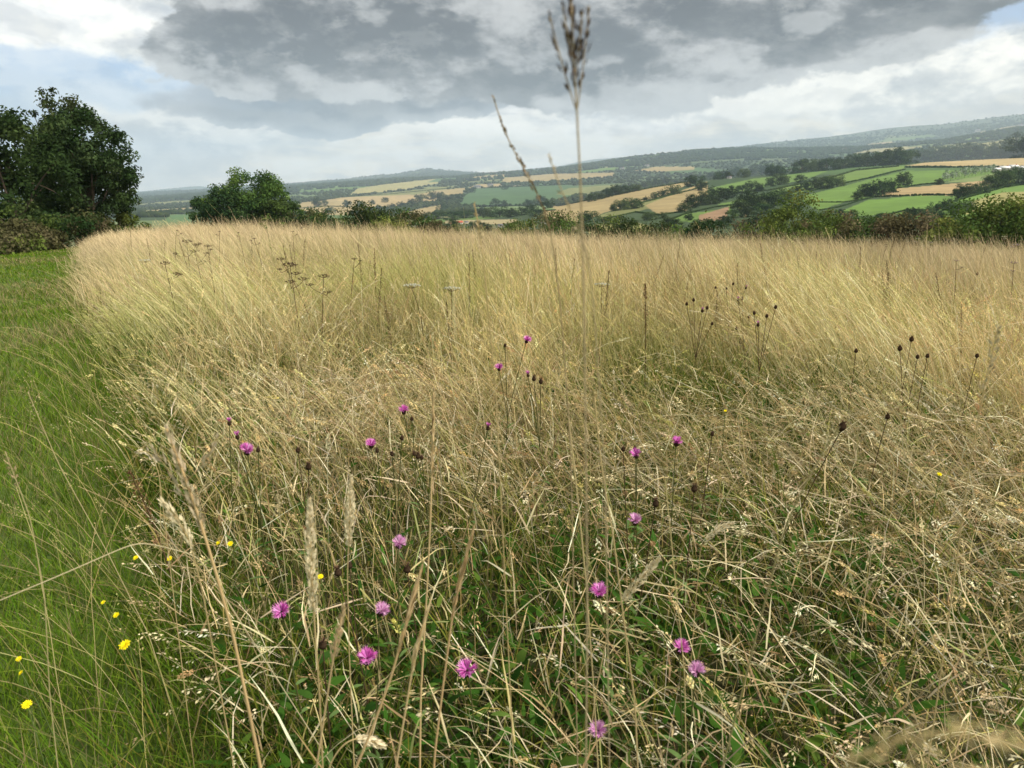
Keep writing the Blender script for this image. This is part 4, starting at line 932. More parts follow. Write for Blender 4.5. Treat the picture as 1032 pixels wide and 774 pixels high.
for u, v, hp, asp, lab in [
 (910, 187, 11, 1.15, 'lone round tree in the bright green field, right of the spinney'),
 (872, 198, 11, 1.1, 'left tree of the spinney between two bright green fields'), (880, 198, 14, 1.0, 'second tree of the spinney between two bright green fields'), (889, 196, 14, 1.0, 'tallest middle tree of the spinney between two bright green fields'), (898, 194, 12, 1.0, 'right tree of the spinney between two bright green fields'), (864, 201, 7, 1.2, 'small pale tree at the left foot of the spinney'),
 (843, 188, 10, 1.2, 'round tree at the end of the upper hedge'), (833, 190, 11, 1.2, 'broad tree left of the round one on the upper hedge'), (822, 191, 11, 1.2, 'middle tree of the row on the upper hedge'), (812, 192, 9, 1.1, 'smaller tree of the row on the upper hedge'), (803, 194, 7, 1.2, 'lowest tree at the left end of the upper row'),
 (790, 203, 12, 1.2, 'tree on the edge of the copse below the upper hedge'), (782, 207, 14, 1.2, 'tall tree of the middle copse, right side'), (772, 210, 14, 1.1, 'tall tree of the middle copse, centre right'), (761, 211, 14, 1.2, 'dark tree in the heart of the middle copse'), (753, 212, 17, 1.1, 'tallest tree of the middle copse'), (745, 214, 12, 1.2, 'left outer tree of the middle copse'), (767, 216, 10, 1.3, 'low tree before the middle copse'), (752, 219, 10, 1.2, 'small tree at the foot of the middle copse'), (738, 220, 8, 1.3, 'low tree left of the foot of the copse'),
 (786, 186, 10, 1.3, 'broad dark tree above the middle copse'), (777, 188, 8, 1.2, 'small tree left of the broad dark one'), (757, 192, 9, 1.1, 'tree on the hedge above the copse, right one'), (748, 195, 8, 1.3, 'tree on the hedge above the copse, left one'), (806, 184, 7, 1.2, 'little tree on the long slanting hedge'), (765, 193, 7, 1.2, 'squat tree on the long slanting hedge'),
 (734, 200, 11, 1.2, 'tree at the top right of the dark wedge'), (725, 203, 12, 1.2, 'tree second from the right of the dark wedge'), (715, 206, 13, 1.2, 'middle tree of the dark wedge'), (706, 207, 13, 1.1, 'tree left of the middle in the dark wedge'), (697, 210, 12, 1.2, 'left tree of the dark wedge'), (690, 214, 9, 1.2, 'lowest tree at the tip of the dark wedge'), (718, 196, 8, 1.2, 'small tree above the dark wedge'), (707, 192, 9, 1.1, 'upright tree between the two tan fields'),
 (696, 188, 10, 1.2, 'dark tree at the top of the tan field'), (678, 196, 9, 1.4, 'bushy tree on the hedge of the tan field, right'), (668, 198, 7, 1.3, 'middle bushy tree on the hedge of the tan field'), (660, 200, 6, 1.2, 'small bushy tree on the hedge of the tan field'), (651, 203, 5, 1.4, 'lowest bush on the hedge of the tan field'),
 (641, 210, 9, 1.3, 'right tree of the clump in the tan field'), (633, 211, 11, 1.3, 'middle tree of the clump in the tan field'), (625, 212, 10, 1.2, 'left tree of the clump in the tan field'), (618, 213, 7, 1.0, 'small outlier left of the clump in the tan field'),
 (594, 224, 11, 1.4, 'round dark tree under the tan field'), (588, 223, 9, 1.2, 'left companion of the round dark tree under the tan field'), (613, 226, 8, 1.5, 'round bush tree right of the round dark one'), (625, 224, 6, 1.6, 'flat tree in the hedge below the clump'), (655, 222, 8, 1.4, 'tree in the lower hedge left of the green strip'), (668, 220, 6, 1.4, 'small tree in the lower hedge by the green strip'), (676, 224, 5, 1.5, 'little round bush on the green strip'), (694, 222, 6, 1.3, 'round bush on the green strip, right one'),
 (971, 197, 10, 1.2, 'left tree of the grove by the two tan fields'), (966, 200, 9, 1.2, 'low front tree of the grove by the two tan fields'), (979, 196, 8, 1.4, 'middle tree of the grove by the two tan fields'), (988, 195, 8, 1.4, 'right tree of the grove by the two tan fields'), (998, 191, 11, 1.2, 'left tree of the big grove below the white buildings'), (1006, 189, 14, 1.2, 'tallest tree of the big grove below the white buildings'), (1016, 187, 13, 1.2, 'third tree of the big grove below the white buildings'), (1026, 186, 14, 1.2, 'right tree of the big grove below the white buildings'), (1038, 186, 14, 1.2, 'tree of the big grove cut by the picture edge'),
 (946, 186, 5, 1.4, 'small round tree at the tip of the pale orchard'), (954, 212, 9, 1.3, 'tree in the dark hollow below the bright field, right'), (944, 214, 9, 1.4, 'tree in the dark hollow below the bright field, left'), (965, 214, 10, 1.3, 'tree in the dark hollow under the olive field'), (975, 212, 8, 1.4, 'bushy tree by the olive field'), (935, 216, 6, 1.6, 'low tree at the bottom of the bright field'), (920, 217, 7, 1.5, 'pale bushy tree at the bottom of the bright field'),
 (858, 218, 6, 1.5, 'low tree left of the lowest bright field'), (846, 219, 7, 1.4, 'second low tree left of the lowest bright field'), (800, 215, 9, 1.4, 'tree hidden behind the tall olive hedge tree'), (783, 219, 8, 1.4, 'low tree left behind the tall olive hedge tree'), (729, 224, 6, 1.6, 'wide low tree behind the right hedge')]:
    vtree(u, v, hp*1.25, lab, VT, asp)
for k in range(60):
    u = rng.uniform(440, 1035); v = np.interp(u, [440, 560, 700, 860, 1035], [231, 232, 229, 224, 219])+rng.uniform(-3, 5)
    vtree(u, v, rng.uniform(6, 11), 'dark tree of the wooded dip just behind the hedge of the meadow', 'trees of the wooded dip behind the meadow hedge', 1.3, rmin=215, rmax=900)
SK = 'skyline trees of the right hillside'
sky = []
for u, v, hp in [(700, 182, 6), (708, 181, 5), (716, 180, 7), (724, 180, 8), (732, 179, 9), (741, 178, 10), (750, 178, 9), (758, 177, 10), (768, 176, 14), (776, 176, 10), (783, 176, 12), (790, 175, 8), (800, 174, 8), (808, 173, 13), (817, 172, 12), (825, 171, 11), (833, 171, 12), (842, 170, 11), (850, 169, 9), (858, 168, 12), (866, 167, 13), (874, 167, 14), (882, 166, 13), (890, 166, 14), (898, 165, 14), (907, 165, 15), (915, 164, 13), (924, 163, 12), (933, 162, 14), (942, 161, 14), (951, 161, 13), (960, 160, 13), (969, 160, 15), (978, 159, 14), (988, 159, 13), (998, 159, 13), (1007, 158, 14), (1015, 158, 15), (1023, 158, 20), (1032, 158, 22), (1041, 157, 18), (1052, 157, 16)]:
    side = 'left' if u < 790 else 'middle' if u < 905 else 'right'
    big = 'taller' if hp >= 14 else 'smaller' if hp <= 9 else 'middling'
    sky.append((u, v, hp, {'left': 'dark %s tree on the ridge above the tan and green strips', 'middle': 'dark %s tree on the ridge above the slanting hedges', 'right': 'dark %s tree of the belt above the long tan field'}[side] % big))
for u, v, hp, lab in sky: vtree(u, v+1, hp*1.15, lab, SK, 1.15, rmax=2600)
VL = 'trees scattered in the valley left of centre'
for u, v, hp, asp, lab in [
 (319, 208, 8, 1.0, 'upright tree left among the tan fields'), (327, 207, 5, 1.2, 'small tree right of the upright one in the tan fields'), (333, 215, 6, 1.4, 'round tree under the tan fields'), (350, 208, 6, 1.3, 'round tree on the hedge between the tan fields'), (364, 208, 5, 1.6, 'flat tree between the tan fields'), (375, 206, 5, 1.1, 'brownish small tree right in the tan field'), (388, 204, 5, 1.2, 'lone dark tree in the far tan field'),
 (395, 210, 5, 1.6, 'left tree of the dark belt before the pale stripe'), (405, 209, 6, 1.6, 'second tree of the dark belt before the pale stripe'), (415, 207, 6, 1.6, 'third tree of the dark belt before the pale stripe'), (424, 204, 8, 1.5, 'fourth tree of the dark belt before the pale stripe'), (436, 201, 9, 1.2, 'tall tree at the left of the teal field'), (444, 202, 8, 1.2, 'dark tree beside the tall one left of the teal field'), (452, 203, 7, 1.5, 'broad tree left of the teal field'), (460, 202, 6, 1.4, 'small tree at the corner of the teal field'),
 (446, 214, 8, 1.4, 'tree in the hollow under the teal field, left'), (476, 194, 4, 1.4, 'small tree on the upper edge of the teal field'), (509, 191, 4, 1.4, 'dark small tree on the upper edge of the teal field, right'), (499, 208, 8, 1.0, 'upright dark tree on the lower edge of the teal field'), (508, 208, 6, 1.1, 'paler tree right of the upright dark one'), (532, 208, 7, 1.1, 'tree at the right lower corner of the teal field'), (544, 206, 9, 1.2, 'big dark tree right of the teal field'), (536, 213, 8, 1.5, 'tree in front of the big dark one'), (552, 210, 9, 1.3, 'dark tree left of the tan slope'),
 (456, 222, 9, 1.6, 'dark tree just behind the red roofed farm'), (470, 220, 8, 1.6, 'dark broad tree right behind the red roofed farm'), (484, 218, 8, 1.5, 'first tree of the belt right of the farm'), (494, 219, 10, 1.4, 'second tree of the belt right of the farm'), (504, 219, 11, 1.4, 'third tree of the belt right of the farm'), (515, 219, 9, 1.4, 'fourth tree of the belt right of the farm'), (526, 217, 8, 1.5, 'fifth tree of the belt right of the farm'), (540, 218, 8, 1.5, 'last tree of the belt right of the farm'), (430, 222, 8, 1.6, 'dark tree left of the farm by the hedge'), (442, 221, 8, 1.6, 'second dark tree left of the farm'), (418, 220, 6, 1.6, 'low dark tree behind the hollow shrubs'),
 (596, 203, 9, 1.1, 'left dark tree above the tan slope'), (604, 201, 7, 1.3, 'second dark tree above the tan slope'), (612, 199, 9, 1.2, 'third dark tree above the tan slope'), (620, 197, 10, 1.3, 'tallest dark tree above the tan slope'), (630, 195, 8, 1.3, 'fifth dark tree above the tan slope'), (640, 193, 7, 1.3, 'sixth dark tree above the tan slope'), (651, 190, 7, 1.3, 'seventh dark tree above the tan slope'), (662, 188, 8, 1.2, 'eighth dark tree above the tan slope'), (672, 186, 7, 1.3, 'last dark tree above the tan slope')]:
    vtree(u, v, hp*1.2, lab, VL, asp, rmin=350, rmax=5000)

ICO = None
def ico():
    import bmesh
    bm = bmesh.new(); bmesh.ops.create_icosphere(bm, subdivisions=1, radius=1)
    V = np.array([v.co[:] for v in bm.verts]); T = np.array([[l.index for l in f.verts] for f in bm.faces]); bm.free(); return V, T
IV, IT = ico()
def blobs(mb, C, R, cols, sq=.8):
    n = len(C)
    V = C[:, None, :]+IV[None]*R[:, None, None]*np.array([1, 1, sq])*(1+rng.normal(0, .2, (n, len(IV), 1)))
    T = (IT[None]+np.arange(n)[:, None, None]*len(IV)).reshape(-1, 3)
    c = np.array(cols)[rng.integers(len(cols), size=n)]*(.75+.5*rng.random((n, 1)))
    mb.add(V.reshape(-1, 3), T=T, C=np.repeat(c, len(IV), 0)*(.9+.2*rng.random((n*len(IV), 1))))
HG = 'hedges of the right hillside'
for pts, hp, lab, rm, g in [
 ([(672, 223), (690, 216), (720, 209), (738, 207), (760, 203)], 2.2, 'hedge above the brown patch and green strip', 1700, HG), ([(716, 197), (740, 195), (775, 192), (800, 187), (835, 180), (862, 172), (905, 168)], 2.2, 'long slanting hedge rising to the ridge', 1700, HG),
 ([(800, 197), (840, 187), (875, 180), (912, 171)], 2, 'slanting hedge between the two bright green fields', 1700, HG), ([(912, 169), (950, 169), (1000, 169), (1045, 169)], 2.6, 'straight dark hedge under the long tan field', 1700, HG), ([(904, 190), (930, 186), (948, 185)], 1.8, 'short hedge right of the lone round tree', 1700, HG),
 ([(878, 199), (905, 198), (935, 197), (962, 197)], 2.8, 'thick hedge above the lowest bright field', 1700, HG), ([(818, 204), (850, 204), (866, 202)], 1.6, 'thin hedge left of the spinney', 1700, HG), ([(826, 212), (845, 209), (868, 202), (880, 199)], 1.6, 'hedge running down left from the spinney', 1700, HG),
 ([(895, 217), (910, 213), (950, 211), (975, 211)], 2.4, 'hedge at the bottom of the lowest bright field', 1700, HG), ([(962, 203), (990, 195), (1012, 189), (1040, 185)], 2.6, 'hedge on top of the olive field', 1700, HG), ([(640, 206), (672, 198), (700, 191), (714, 185)], 2, 'hedge dividing the tan slope', 1500, HG),
 ([(605, 222), (640, 214), (664, 217), (690, 213)], 2.0, 'hedge along the foot of the tan slope', 1500, HG), ([(560, 205), (600, 198), (640, 191), (690, 179)], 1.8, 'hedge along the top of the tan slope', 1500, HG), ([(540, 217), (560, 223), (588, 226)], 2, 'hedge at the left foot of the tan slope', 1500, HG),
 ([(303, 210), (330, 208), (366, 209), (395, 209), (430, 203)], 1.1, 'thin hedge between the tan fields left of centre', 4500, 'hedges of the left valley'), ([(345, 199), (400, 195), (450, 190)], 1.0, 'thin hedge above the far tan field', 5000, 'hedges of the left valley'), ([(462, 207), (500, 208), (550, 207), (585, 199)], 1.3, 'hedge along the lower edge of the teal field', 5000, 'hedges of the left valley'),
 ([(468, 197), (480, 190), (530, 188), (580, 186)], 1.0, 'hedge along the upper edge of the teal field', 5000, 'hedges of the left valley'), ([(470, 213), (520, 215), (560, 212)], 1.3, 'hedge under the narrow green strip', 5000, 'hedges of the left valley'), ([(920, 158), (945, 150), (1000, 143), (1045, 136)], 1.2, 'hedge at the top edge of the distant olive field', 5000, 'hedges of the left valley')]:
    P = [hit(u, v, 250, rm) for u, v in pts]; mb = MB(); C = []; R = []
    for a, b in zip(P[:-1], P[1:]):
        L = np.linalg.norm(b-a); hm = hp/F*np.linalg.norm(a); n = min(max(6, int(L/(hm*.16))), 1500)
        t = rng.random(n)[:, None]; c = a+(b-a)*t; c[:, :2] += rng.normal(0, hm*.12, (n, 2)); c[:, 2] = ground_z(c[:, 0], c[:, 1])+hm*rng.uniform(.1, .45, n); C.append(c); R.append(hm*rng.uniform(.25, .45, n))
    blobs(mb, np.concatenate(C), np.concatenate(R), OAK)
    base = P[0]; mb.V = [v-base for v in mb.V]
    o = mb.build('hedge', M_LEAF, smooth=True); o.location = base; tag(o, lab, 'hedge', g)
# far woodland and field-boundary trees as one mass per band
for (r0, r1, n, s0, s1, nm, lab) in ((1200, 3600, 26000, 3.0, 6.5, 'valley_woods', 'blue green woods and hedgerows filling the valley floor'), (3600, 9200, 60000, 6, 12, 'ridge_woods', 'hazy blue woods covering the far ridges')):
    az = rng.uniform(-.66, .66, n); r = np.exp(rng.uniform(math.log(r0), math.log(r1), n)); x = r*np.sin(az); y = r*np.cos(az)
    wx = x+(fbm(x/160, y/160, 3, 41)-.5)*90; wy = y+(fbm(x/160, y/160, 3, 42)-.5)*90
    vi, d1, d2 = voronoi(wx, wy); isw = vcol[vi].sum(1) < .155
    z = ground_z(x, y); U_, V_ = project(np.stack([x, y, z], -1)); infield = np.zeros(n, bool)
    for poly, c, q0, q1 in FIELDS: infield |= inpoly(U_, V_, poly) & (r > q0) & (r < q1)
    bor = (d2-d1) < 16+r*.004
    clump = fbm(x/260, y/260, 3, 45) > .54
    keep = (isw | bor | clump) & ~infield & ((r > 1500) | (U_ < 560)) & ((r < 8500) | (rng.random(n) < .2))
    x, y, z, r = x[keep], y[keep], z[keep], r[keep]
    R = rng.uniform(s0, s1, len(x)); mb = MB(); blobs(mb, np.stack([x, y, z+R*.4], -1), R, OAK+[(.05, .075, .03)])
    tag(mb.build(nm, M_LEAF, smooth=True), lab, 'woodland', kind='stuff')

# ------------------------------------------------------------------ pale orchard and far houses
def orchard_proto():
    root = empty('orchard_tree', (0, 0, 0), '', 'tree', 'rows of pale orchard trees')
    mb, cen = crown(3.2, 3.8, 10, 26, .3, [(.30, .36, .26), (.42, .46, .38), (.2, .26, .16)], 301, cr=.26, zc=2.1); mb.build('crown', M_LEAF, root)
    trunk_limbs(cen, 3.6, .09, 3, nl=4).build('trunk', M_BARK, root); return root
op = orchard_proto(); first = True
for row in range(4):
    for k in range(13):
        u = 950+k*4.2+row*1.6+rng.normal(0, .5); v = 183.2-k*.75-row*2.0+rng.normal(0, .2)
        if u > 1004 or v > 183.5: continue
        b = hit(u, v, 250, 2600); o = op if first else copy_tree(op); first = False
        o.location = b; s = rng.uniform(.85, 1.5); o.scale = (s, s, s); o.rotation_euler = (0, 0, random.random()*6)
        o['label'] = 'small pale fruit tree in the orchard row %s' % ['nearest the tan field', 'second up from the tan field', 'third up from the tan field', 'nearest the bright green field'][row]
def house(u, v, wpx, label, group, roof=M_ROOFG, rm=2600, rz=.3, wall=M_WALL, L=None, rmin=250):
    b = hit(u, v, rmin, rm); r = np.linalg.norm(b); w = wpx/F*r; d = w*.55; h = w*.32; rh = w*.2
    root = empty('house', b, label, 'house', group, rz)
    def box(x0, x1, y0, y1, z0, z1):
        V = [(x, y, z) for z in (z0, z1) for y in (y0, y1) for x in (x0, x1)]
        return V, [(0, 2, 3, 1), (4, 5, 7, 6), (0, 1, 5, 4), (2, 6, 7, 3), (0, 4, 6, 2), (1, 3, 7, 5)]
    m = MB(); V, Q = box(-w/2, w/2, -d/2, d/2, -1, h); m.add(V, Q=Q); m.add([(-w/2, -d/2, h), (-w/2, d/2, h), (-w/2, 0, h+rh*.96), (w/2, -d/2, h), (w/2, d/2, h), (w/2, 0, h+rh*.96)], T=[(0, 2, 1), (3, 4, 5)]); m.build('wall', wall, root)
    m = MB(); o_ = .06*w; t = .02*w
    for s in (-1, 1):
        A = np.array([(-w/2-o_, s*(d/2+o_), h-rh*.12), (w/2+o_, s*(d/2+o_), h-rh*.12), (w/2+o_, 0, h+rh), (-w/2-o_, 0, h+rh)]); V = np.vstack([A, A+np.array([0, 0, t])]); m.add(V, Q=[(0, 1, 2, 3), (4, 7, 6, 5), (0, 4, 5, 1), (1, 5, 6, 2), (3, 2, 6, 7), (0, 3, 7, 4)])
    rf = m.build('roof', roof, root)
    m = MB(); V, Q = box(w*.28, w*.36, -w*.04, w*.04, h+rh*.5, h+rh*1.5); m.add(V, Q=Q); m.build('chimney', M_ROOFR, rf)
    for fx in (-.3, -.02, .28):
        for fz in (.18, .62):
            m = MB(); V, Q = box(w*fx-.04*w, w*fx+.04*w, -d/2-.03, -d/2+.02, h*fz, h*fz+.22*h); m.add(V, Q=Q); m.build('window', M_PANE, root)
    return root
HF = 'red roofed farm buildings below the hedge gap'
house(463, 226, 6, 'red roofed farmhouse, largest roof of the farm left of centre', HF, M_ROOFR, 1500, .4)
house(456, 227, 5, 'lower red roofed barn at the left of the farm', HF, M_ROOFR, 1500, -.3)
house(470, 225, 4, 'small pale walled farm building right of the red roofs', HF, M_ROOFG, 1500, .1)
house(505, 229, 6, 'pale house half hidden right of the farm', HF, M_ROOFG, 1200, .5)
house(548, 226, 6, 'white house at the left foot of the tan slope', HF, M_ROOFG, 1200, .2)
HW = 'white buildings at the right edge of the hillside'
for u, v, w, rz, lab in [(1004, 173, 6, .2, 'small white building, leftmost at the right edge'), (1012, 172, 7, -.2, 'white building second from the left at the right edge'), (1021, 171.5, 8, .3, 'widest white building at the right edge'), (1030, 172, 7, 0, 'white building cut by the right margin'), (1024, 174, 5, .5, 'small white shed before the widest white building'), (987, 171.5, 3, .2, 'tiny white shed at the top of the orchard')]:
    house(u, v, w, lab, HW, M_ROOFW, 2600, rz)
HD = 'distant farmhouses'
for u, v, w, rm, lab in [(481, 190, 6, 6000, 'pale farm roofs beyond the teal field, left'), (494, 188, 5, 6000, 'pale farm roofs beyond the teal field, right'), (735, 180, 4, 2600, 'long low farm roof on the ridge left of the long barn'), (755, 177, 4, 2600, 'pale long barn on the ridge right of the low farm roof'), (872, 165, 5, 2600, 'white cottage on the ridge in the trees'), (851, 152, 4, 9000, 'tiny white house far beyond the ridge'), (1006, 158, 4, 3000, 'white cottage peeping from the dark tree belt'), (1028, 128, 4, 9000, 'pale farm on the far right upland'), (985, 133, 4, 9000, 'pale farm on the far upland left of the other'), (627, 171, 4, 9000, 'tiny pale house in the far village, right'), (652, 168, 4, 9000, 'tiny pale house in the far village, left')]:
    house(u, v, w, lab, HD, M_ROOFR if 'brick' in lab and 0 else M_ROOFG, rm, .3)
for k in range(4):
    if not used[k]: 
        for ch in list(protos[k].children): bpy.data.objects.remove(ch)
        bpy.data.objects.remove(protos[k])

# ------------------------------------------------------------------ sky
SUN_EL, SUN_AZ = math.radians(48), math.radians(110)   # azimuth from +Y towards +X
def sky_world():
    w = bpy.data.worlds.new('World'); sc.world = w; w.use_nodes = True
    nt = w.node_tree; N = nt.nodes; L = nt.links; N.clear()
    def val(x):
        return x
    def math_(op, a, b=None, c=None, clamp=False):
        n = N.new('ShaderNodeMath'); n.operation = op; n.use_clamp = clamp
        for i, q in enumerate((a, b, c)):
            if q is None: continue
            if isinstance(q, (int, float)): n.inputs[i].default_value = q
            else: L.new(q, n.inputs[i])
        return n.outputs[0]
    def rng_(x, a, b, c=0., d=1., smooth=True):
        n = N.new('ShaderNodeMapRange'); n.interpolation_type = 'SMOOTHSTEP' if smooth else 'LINEAR'
        L.new(x, n.inputs['Value']); n.inputs['From Min'].default_value = a; n.inputs['From Max'].default_value = b; n.inputs['To Min'].default_value = c; n.inputs['To Max'].default_value = d
        return n.outputs[0]
    def mixc(f, a, b):
        n = N.new('ShaderNodeMix'); n.data_type = 'RGBA'
        if isinstance(f, (int, float)): n.inputs[0].default_value = f
        else: L.new(f, n.inputs[0])
        for k, q in ((6, a), (7, b)):
            if isinstance(q, tuple): n.inputs[k].default_value = (*q, 1)
            else: L.new(q, n.inputs[k])
        return n.outputs[2]
    tc = N.new('ShaderNodeTexCoord'); sep = N.new('ShaderNodeSeparateXYZ'); L.new(tc.outputs['Generated'], sep.inputs[0])
    X, Y, Z = sep.outputs
    az = math_('ARCTAN2', X, Y); el = math_('ARCSINE', Z)
    # cloud deck coordinates: perspective of a flat layer
    zz = math_('ADD', math_('MAXIMUM', Z, 0.0), .10)
    px = math_('DIVIDE', X, zz); py = math_('DIVIDE', Y, zz)
    def comb(a, b, c=0.):
        n = N.new('ShaderNodeCombineXYZ')
        for i, q in enumerate((a, b, c)):
            if isinstance(q, (int, float)): n.inputs[i].default_value = q
            else: L.new(q, n.inputs[i])
        return n.outputs[0]
    deck = comb(px, py, 0.)
    ang = comb(math_('MULTIPLY', az, 1.0), math_('MULTIPLY', el, 2.3), 0.)
    def noise(vec, scale, detail=8, rough=.55, dist=0., off=0.):
        mp = N.new('ShaderNodeMapping'); mp.inputs['Location'].default_value = (off, off*1.7, off*.6); L.new(vec, mp.inputs['Vector'])
        n = N.new('ShaderNodeTexNoise'); n.inputs['Scale'].default_value = scale; n.inputs['Detail'].default_value = detail; n.inputs['Roughness'].default_value = rough; n.inputs['Distortion'].default_value = dist
        L.new(mp.outputs[0], n.inputs['Vector']); return n.outputs['Fac']
    ang2 = comb(az, math_('MULTIPLY', el, 1.7), 0.)
    n_a = noise(ang2, 5.5, 12, .56, 0., 3.1); n_b = noise(ang2, 14., 12, .6, .15, 7.7); n_c = noise(comb(az, math_('MULTIPLY', el, 4.5)), 5., 12, .62, .2, 11.)
    n_h = noise(comb(math_('MULTIPLY_ADD', el, .6, az), math_('MULTIPLY', el, 3.)), 7., 12, .58, .1, 71.); n_g = noise(comb(az, math_('MULTIPLY', el, 1.6)), 30., 8, .55, .1, 61.); n_d = noise(deck, .8, 10, .58, .1, 1.3); n_e = noise(comb(az, math_('MULTIPLY', el, 7.)), 4.2, 12, .62, .2, 31.); n_f = noise(ang2, 9., 12, .6, .1, 51.)
    wa = math_('MULTIPLY_ADD', math_('SUBTRACT', n_a, .5), .16, az); we = math_('MULTIPLY_ADD', math_('SUBTRACT', n_f, .5), .05, el)
    def blob(u, v, su, sv):
        """thickness of a cloud placed by direction: 1 in the middle, 0 at its rim, negative outside"""
        a0, t0 = azel(u, v); e0 = math.atan(t0)
        dx = math_('DIVIDE', math_('SUBTRACT', wa, a0), su/F); dy = math_('DIVIDE', math_('SUBTRACT', we, e0), sv/F)
        return math_('SUBTRACT', 1., math_('SQRT', math_('ADD', math_('MULTIPLY', dx, dx), math_('MULTIPLY', dy, dy))))
    def umax(lst):
        o = lst[0]
        for q in lst[1:]: o = math_('SMOOTH_MAX', o, q, .25)
        return o
    def c(r, g, b): return (r*10., g*10., b*10.)   # the world strength is 0.1
    def rag(field, noise_, amp):  return math_('MULTIPLY_ADD', math_('SUBTRACT', noise_, .5), amp, field)
    sky = N.new('ShaderNodeTexSky'); sky.sky_type = 'NISHITA'; sky.sun_disc = False; sky.sun_elevation = SUN_EL; sky.sun_rotation = SUN_AZ; sky.altitude = 200; sky.dust_density = 1.5
    clear = mixc(.5, sky.outputs[0], c(.42, .60, .92))
    # high pale veil, cream near the horizon
    base = mixc(rng_(n_c, .38, .62), c(.50, .56, .62), c(.70, .71, .69))
    base = mixc(rng_(el, .17, .02), base, mixc(rng_(n_e, .40, .60), c(.90, .82, .70), c(1.5, 1.25, .86)))
    # holes of blue
    blue = rng_(rag(umax([blob(90, 84, 200, 24), blob(225, 45, 60, 26), blob(10, 110, 90, 40), blob(725, 50, 46, 14), blob(965, 20, 90, 18), blob(20, 62, 90, 12)]), n_b, 1.2), -.15, .4)
    base = mixc(math_('MULTIPLY', blue, .95), base, clear)
    bright = rng_(rag(umax([blob(90, 20, 150, 32), blob(560, 118, 150, 26)]), n_b, 1.6), .0, .5)
    base = mixc(math_('MULTIPLY', bright, .8), base, c(1.0, .98, .94))
    # long grey streaks low down
    st = rng_(n_e, .47, .60); base = mixc(math_('MULTIPLY', math_('MULTIPLY', st, .6), rng_(el, .2, .08)), base, c(.46, .50, .54))
    # middle deck, broken
    T2 = rag(umax([blob(150, 130, 230, 50), blob(700, 90, 300, 40), blob(930, 70, 200, 55)]), n_a, 1.5)
    base = mixc(math_('MULTIPLY', rng_(T2, .2, .5), .75), base, mixc(rng_(n_f, .40, .62), c(.42, .455, .49), c(.76, .76, .73)))
    # small sunlit cumulus heads
    PF = rag(rag(umax([blob(770, 84, 60, 16), blob(858, 75, 46, 14), blob(672, 92, 34, 12), blob(283, 84, 46, 22), blob(395, 62, 30, 12)]), n_g, 1.6), n_b, 1.2)
    base = mixc(math_('MULTIPLY', rng_(PF, .10, .35), .85), base, mixc(rng_(PF, .3, 1.2), c(.90, .89, .83), c(.60, .62, .62)))
    # blue grey low bank
    TL = rag(umax([blob(310, 106, 130, 26), blob(420, 100, 90, 22), blob(250, 118, 60, 14), blob(520, 92, 90, 16)]), n_f, .7)
    base = mixc(math_('MULTIPLY', rng_(TL, .0, .18), .95), base, mixc(rng_(TL, .0, .8), c(.30, .32, .35), c(.11, .125, .16)))
    # the heavy grey mass
    TM = rag(umax([blob(300, 48, 150, 52), blob(240, 68, 70, 26), blob(430, 30, 220, 66), blob(600, 40, 200, 70), blob(560, 82, 130, 28), blob(760, 8, 220, 62), blob(900, -8, 120, 42), blob(600, -90, 700, 110)]), n_a, .75)
    TM = rag(rag(TM, n_b, .45), n_g, .16)
    m1 = rng_(TM, .02, .11)
    def emboss(sc_, det, rg, ds, off, d):
        a2 = comb(math_('ADD', az, d*.4), math_('MULTIPLY', math_('ADD', el, d), 1.7), 0.)
        return math_('SUBTRACT', noise(ang2, sc_, det, rg, ds, off), noise(a2, sc_, det, rg, ds, off))
    lump = math_('ADD', emboss(5.5, 3, .5, 0., 3.1, .035), math_('MULTIPLY', emboss(12., 4, .5, .1, 87., .02), .9))
    lumpl = rng_(lump, -.16, .16, smooth=False)
    TM = math_('MULTIPLY_ADD', math_('SUBTRACT', .5, lumpl), .22, TM)
    shade = rng_(math_('MULTIPLY_ADD', math_('ADD', math_('MULTIPLY', math_('SUBTRACT', n_f, .5), .65), math_('MULTIPLY', math_('SUBTRACT', n_h, .5), .5)), -4.2, TM), -.1, .95)
    dk = mixc(shade, c(.46, .455, .45), c(.075, .075, .085))
    lit = rng_(math_('SUBTRACT', n_g, math_('MULTIPLY', TM, .3)), .46, .62)
    dk = mixc(math_('MULTIPLY', lit, .32), dk, c(.72, .72, .69))
    angu = comb(math_('ADD', az, .006), math_('MULTIPLY', math_('ADD', el, .014), 1.7), 0.)
    emb = math_('ADD', math_('SUBTRACT', n_f, noise(angu, 9., 12, .6, .1, 51.)), math_('MULTIPLY', math_('SUBTRACT', n_b, noise(angu, 14., 12, .6, .15, 7.7)), .8))
    up = rng_(emb, .01, .15, smooth=False); dn = rng_(emb, -.01, -.15, smooth=False)
    dk = mixc(math_('MULTIPLY', up, .32), dk, c(.66, .65, .62)); dk = mixc(math_('MULTIPLY', dn, .55), dk, c(.09, .09, .10))
    base = mixc(math_('MULTIPLY', up, .6), base, c(1.2, 1.14, 1.02)); base = mixc(math_('MULTIPLY', dn, .3), base, c(.36, .37, .39))
    dk = mixc(math_('MULTIPLY', rng_(lumpl, .5, .95), .55), dk, c(.55, .55, .54)); dk = mixc(math_('MULTIPLY', rng_(lumpl, .5, .05), .6), dk, c(.06, .06, .07))
    base = mixc(math_('MULTIPLY', rng_(lumpl, .52, .9), .5), base, c(1.25, 1.18, 1.04)); base = mixc(math_('MULTIPLY', rng_(lumpl, .48, .1), .35), base, c(.40, .42, .45))
    base = mixc(math_('MULTIPLY', blue, .6), base, clear)
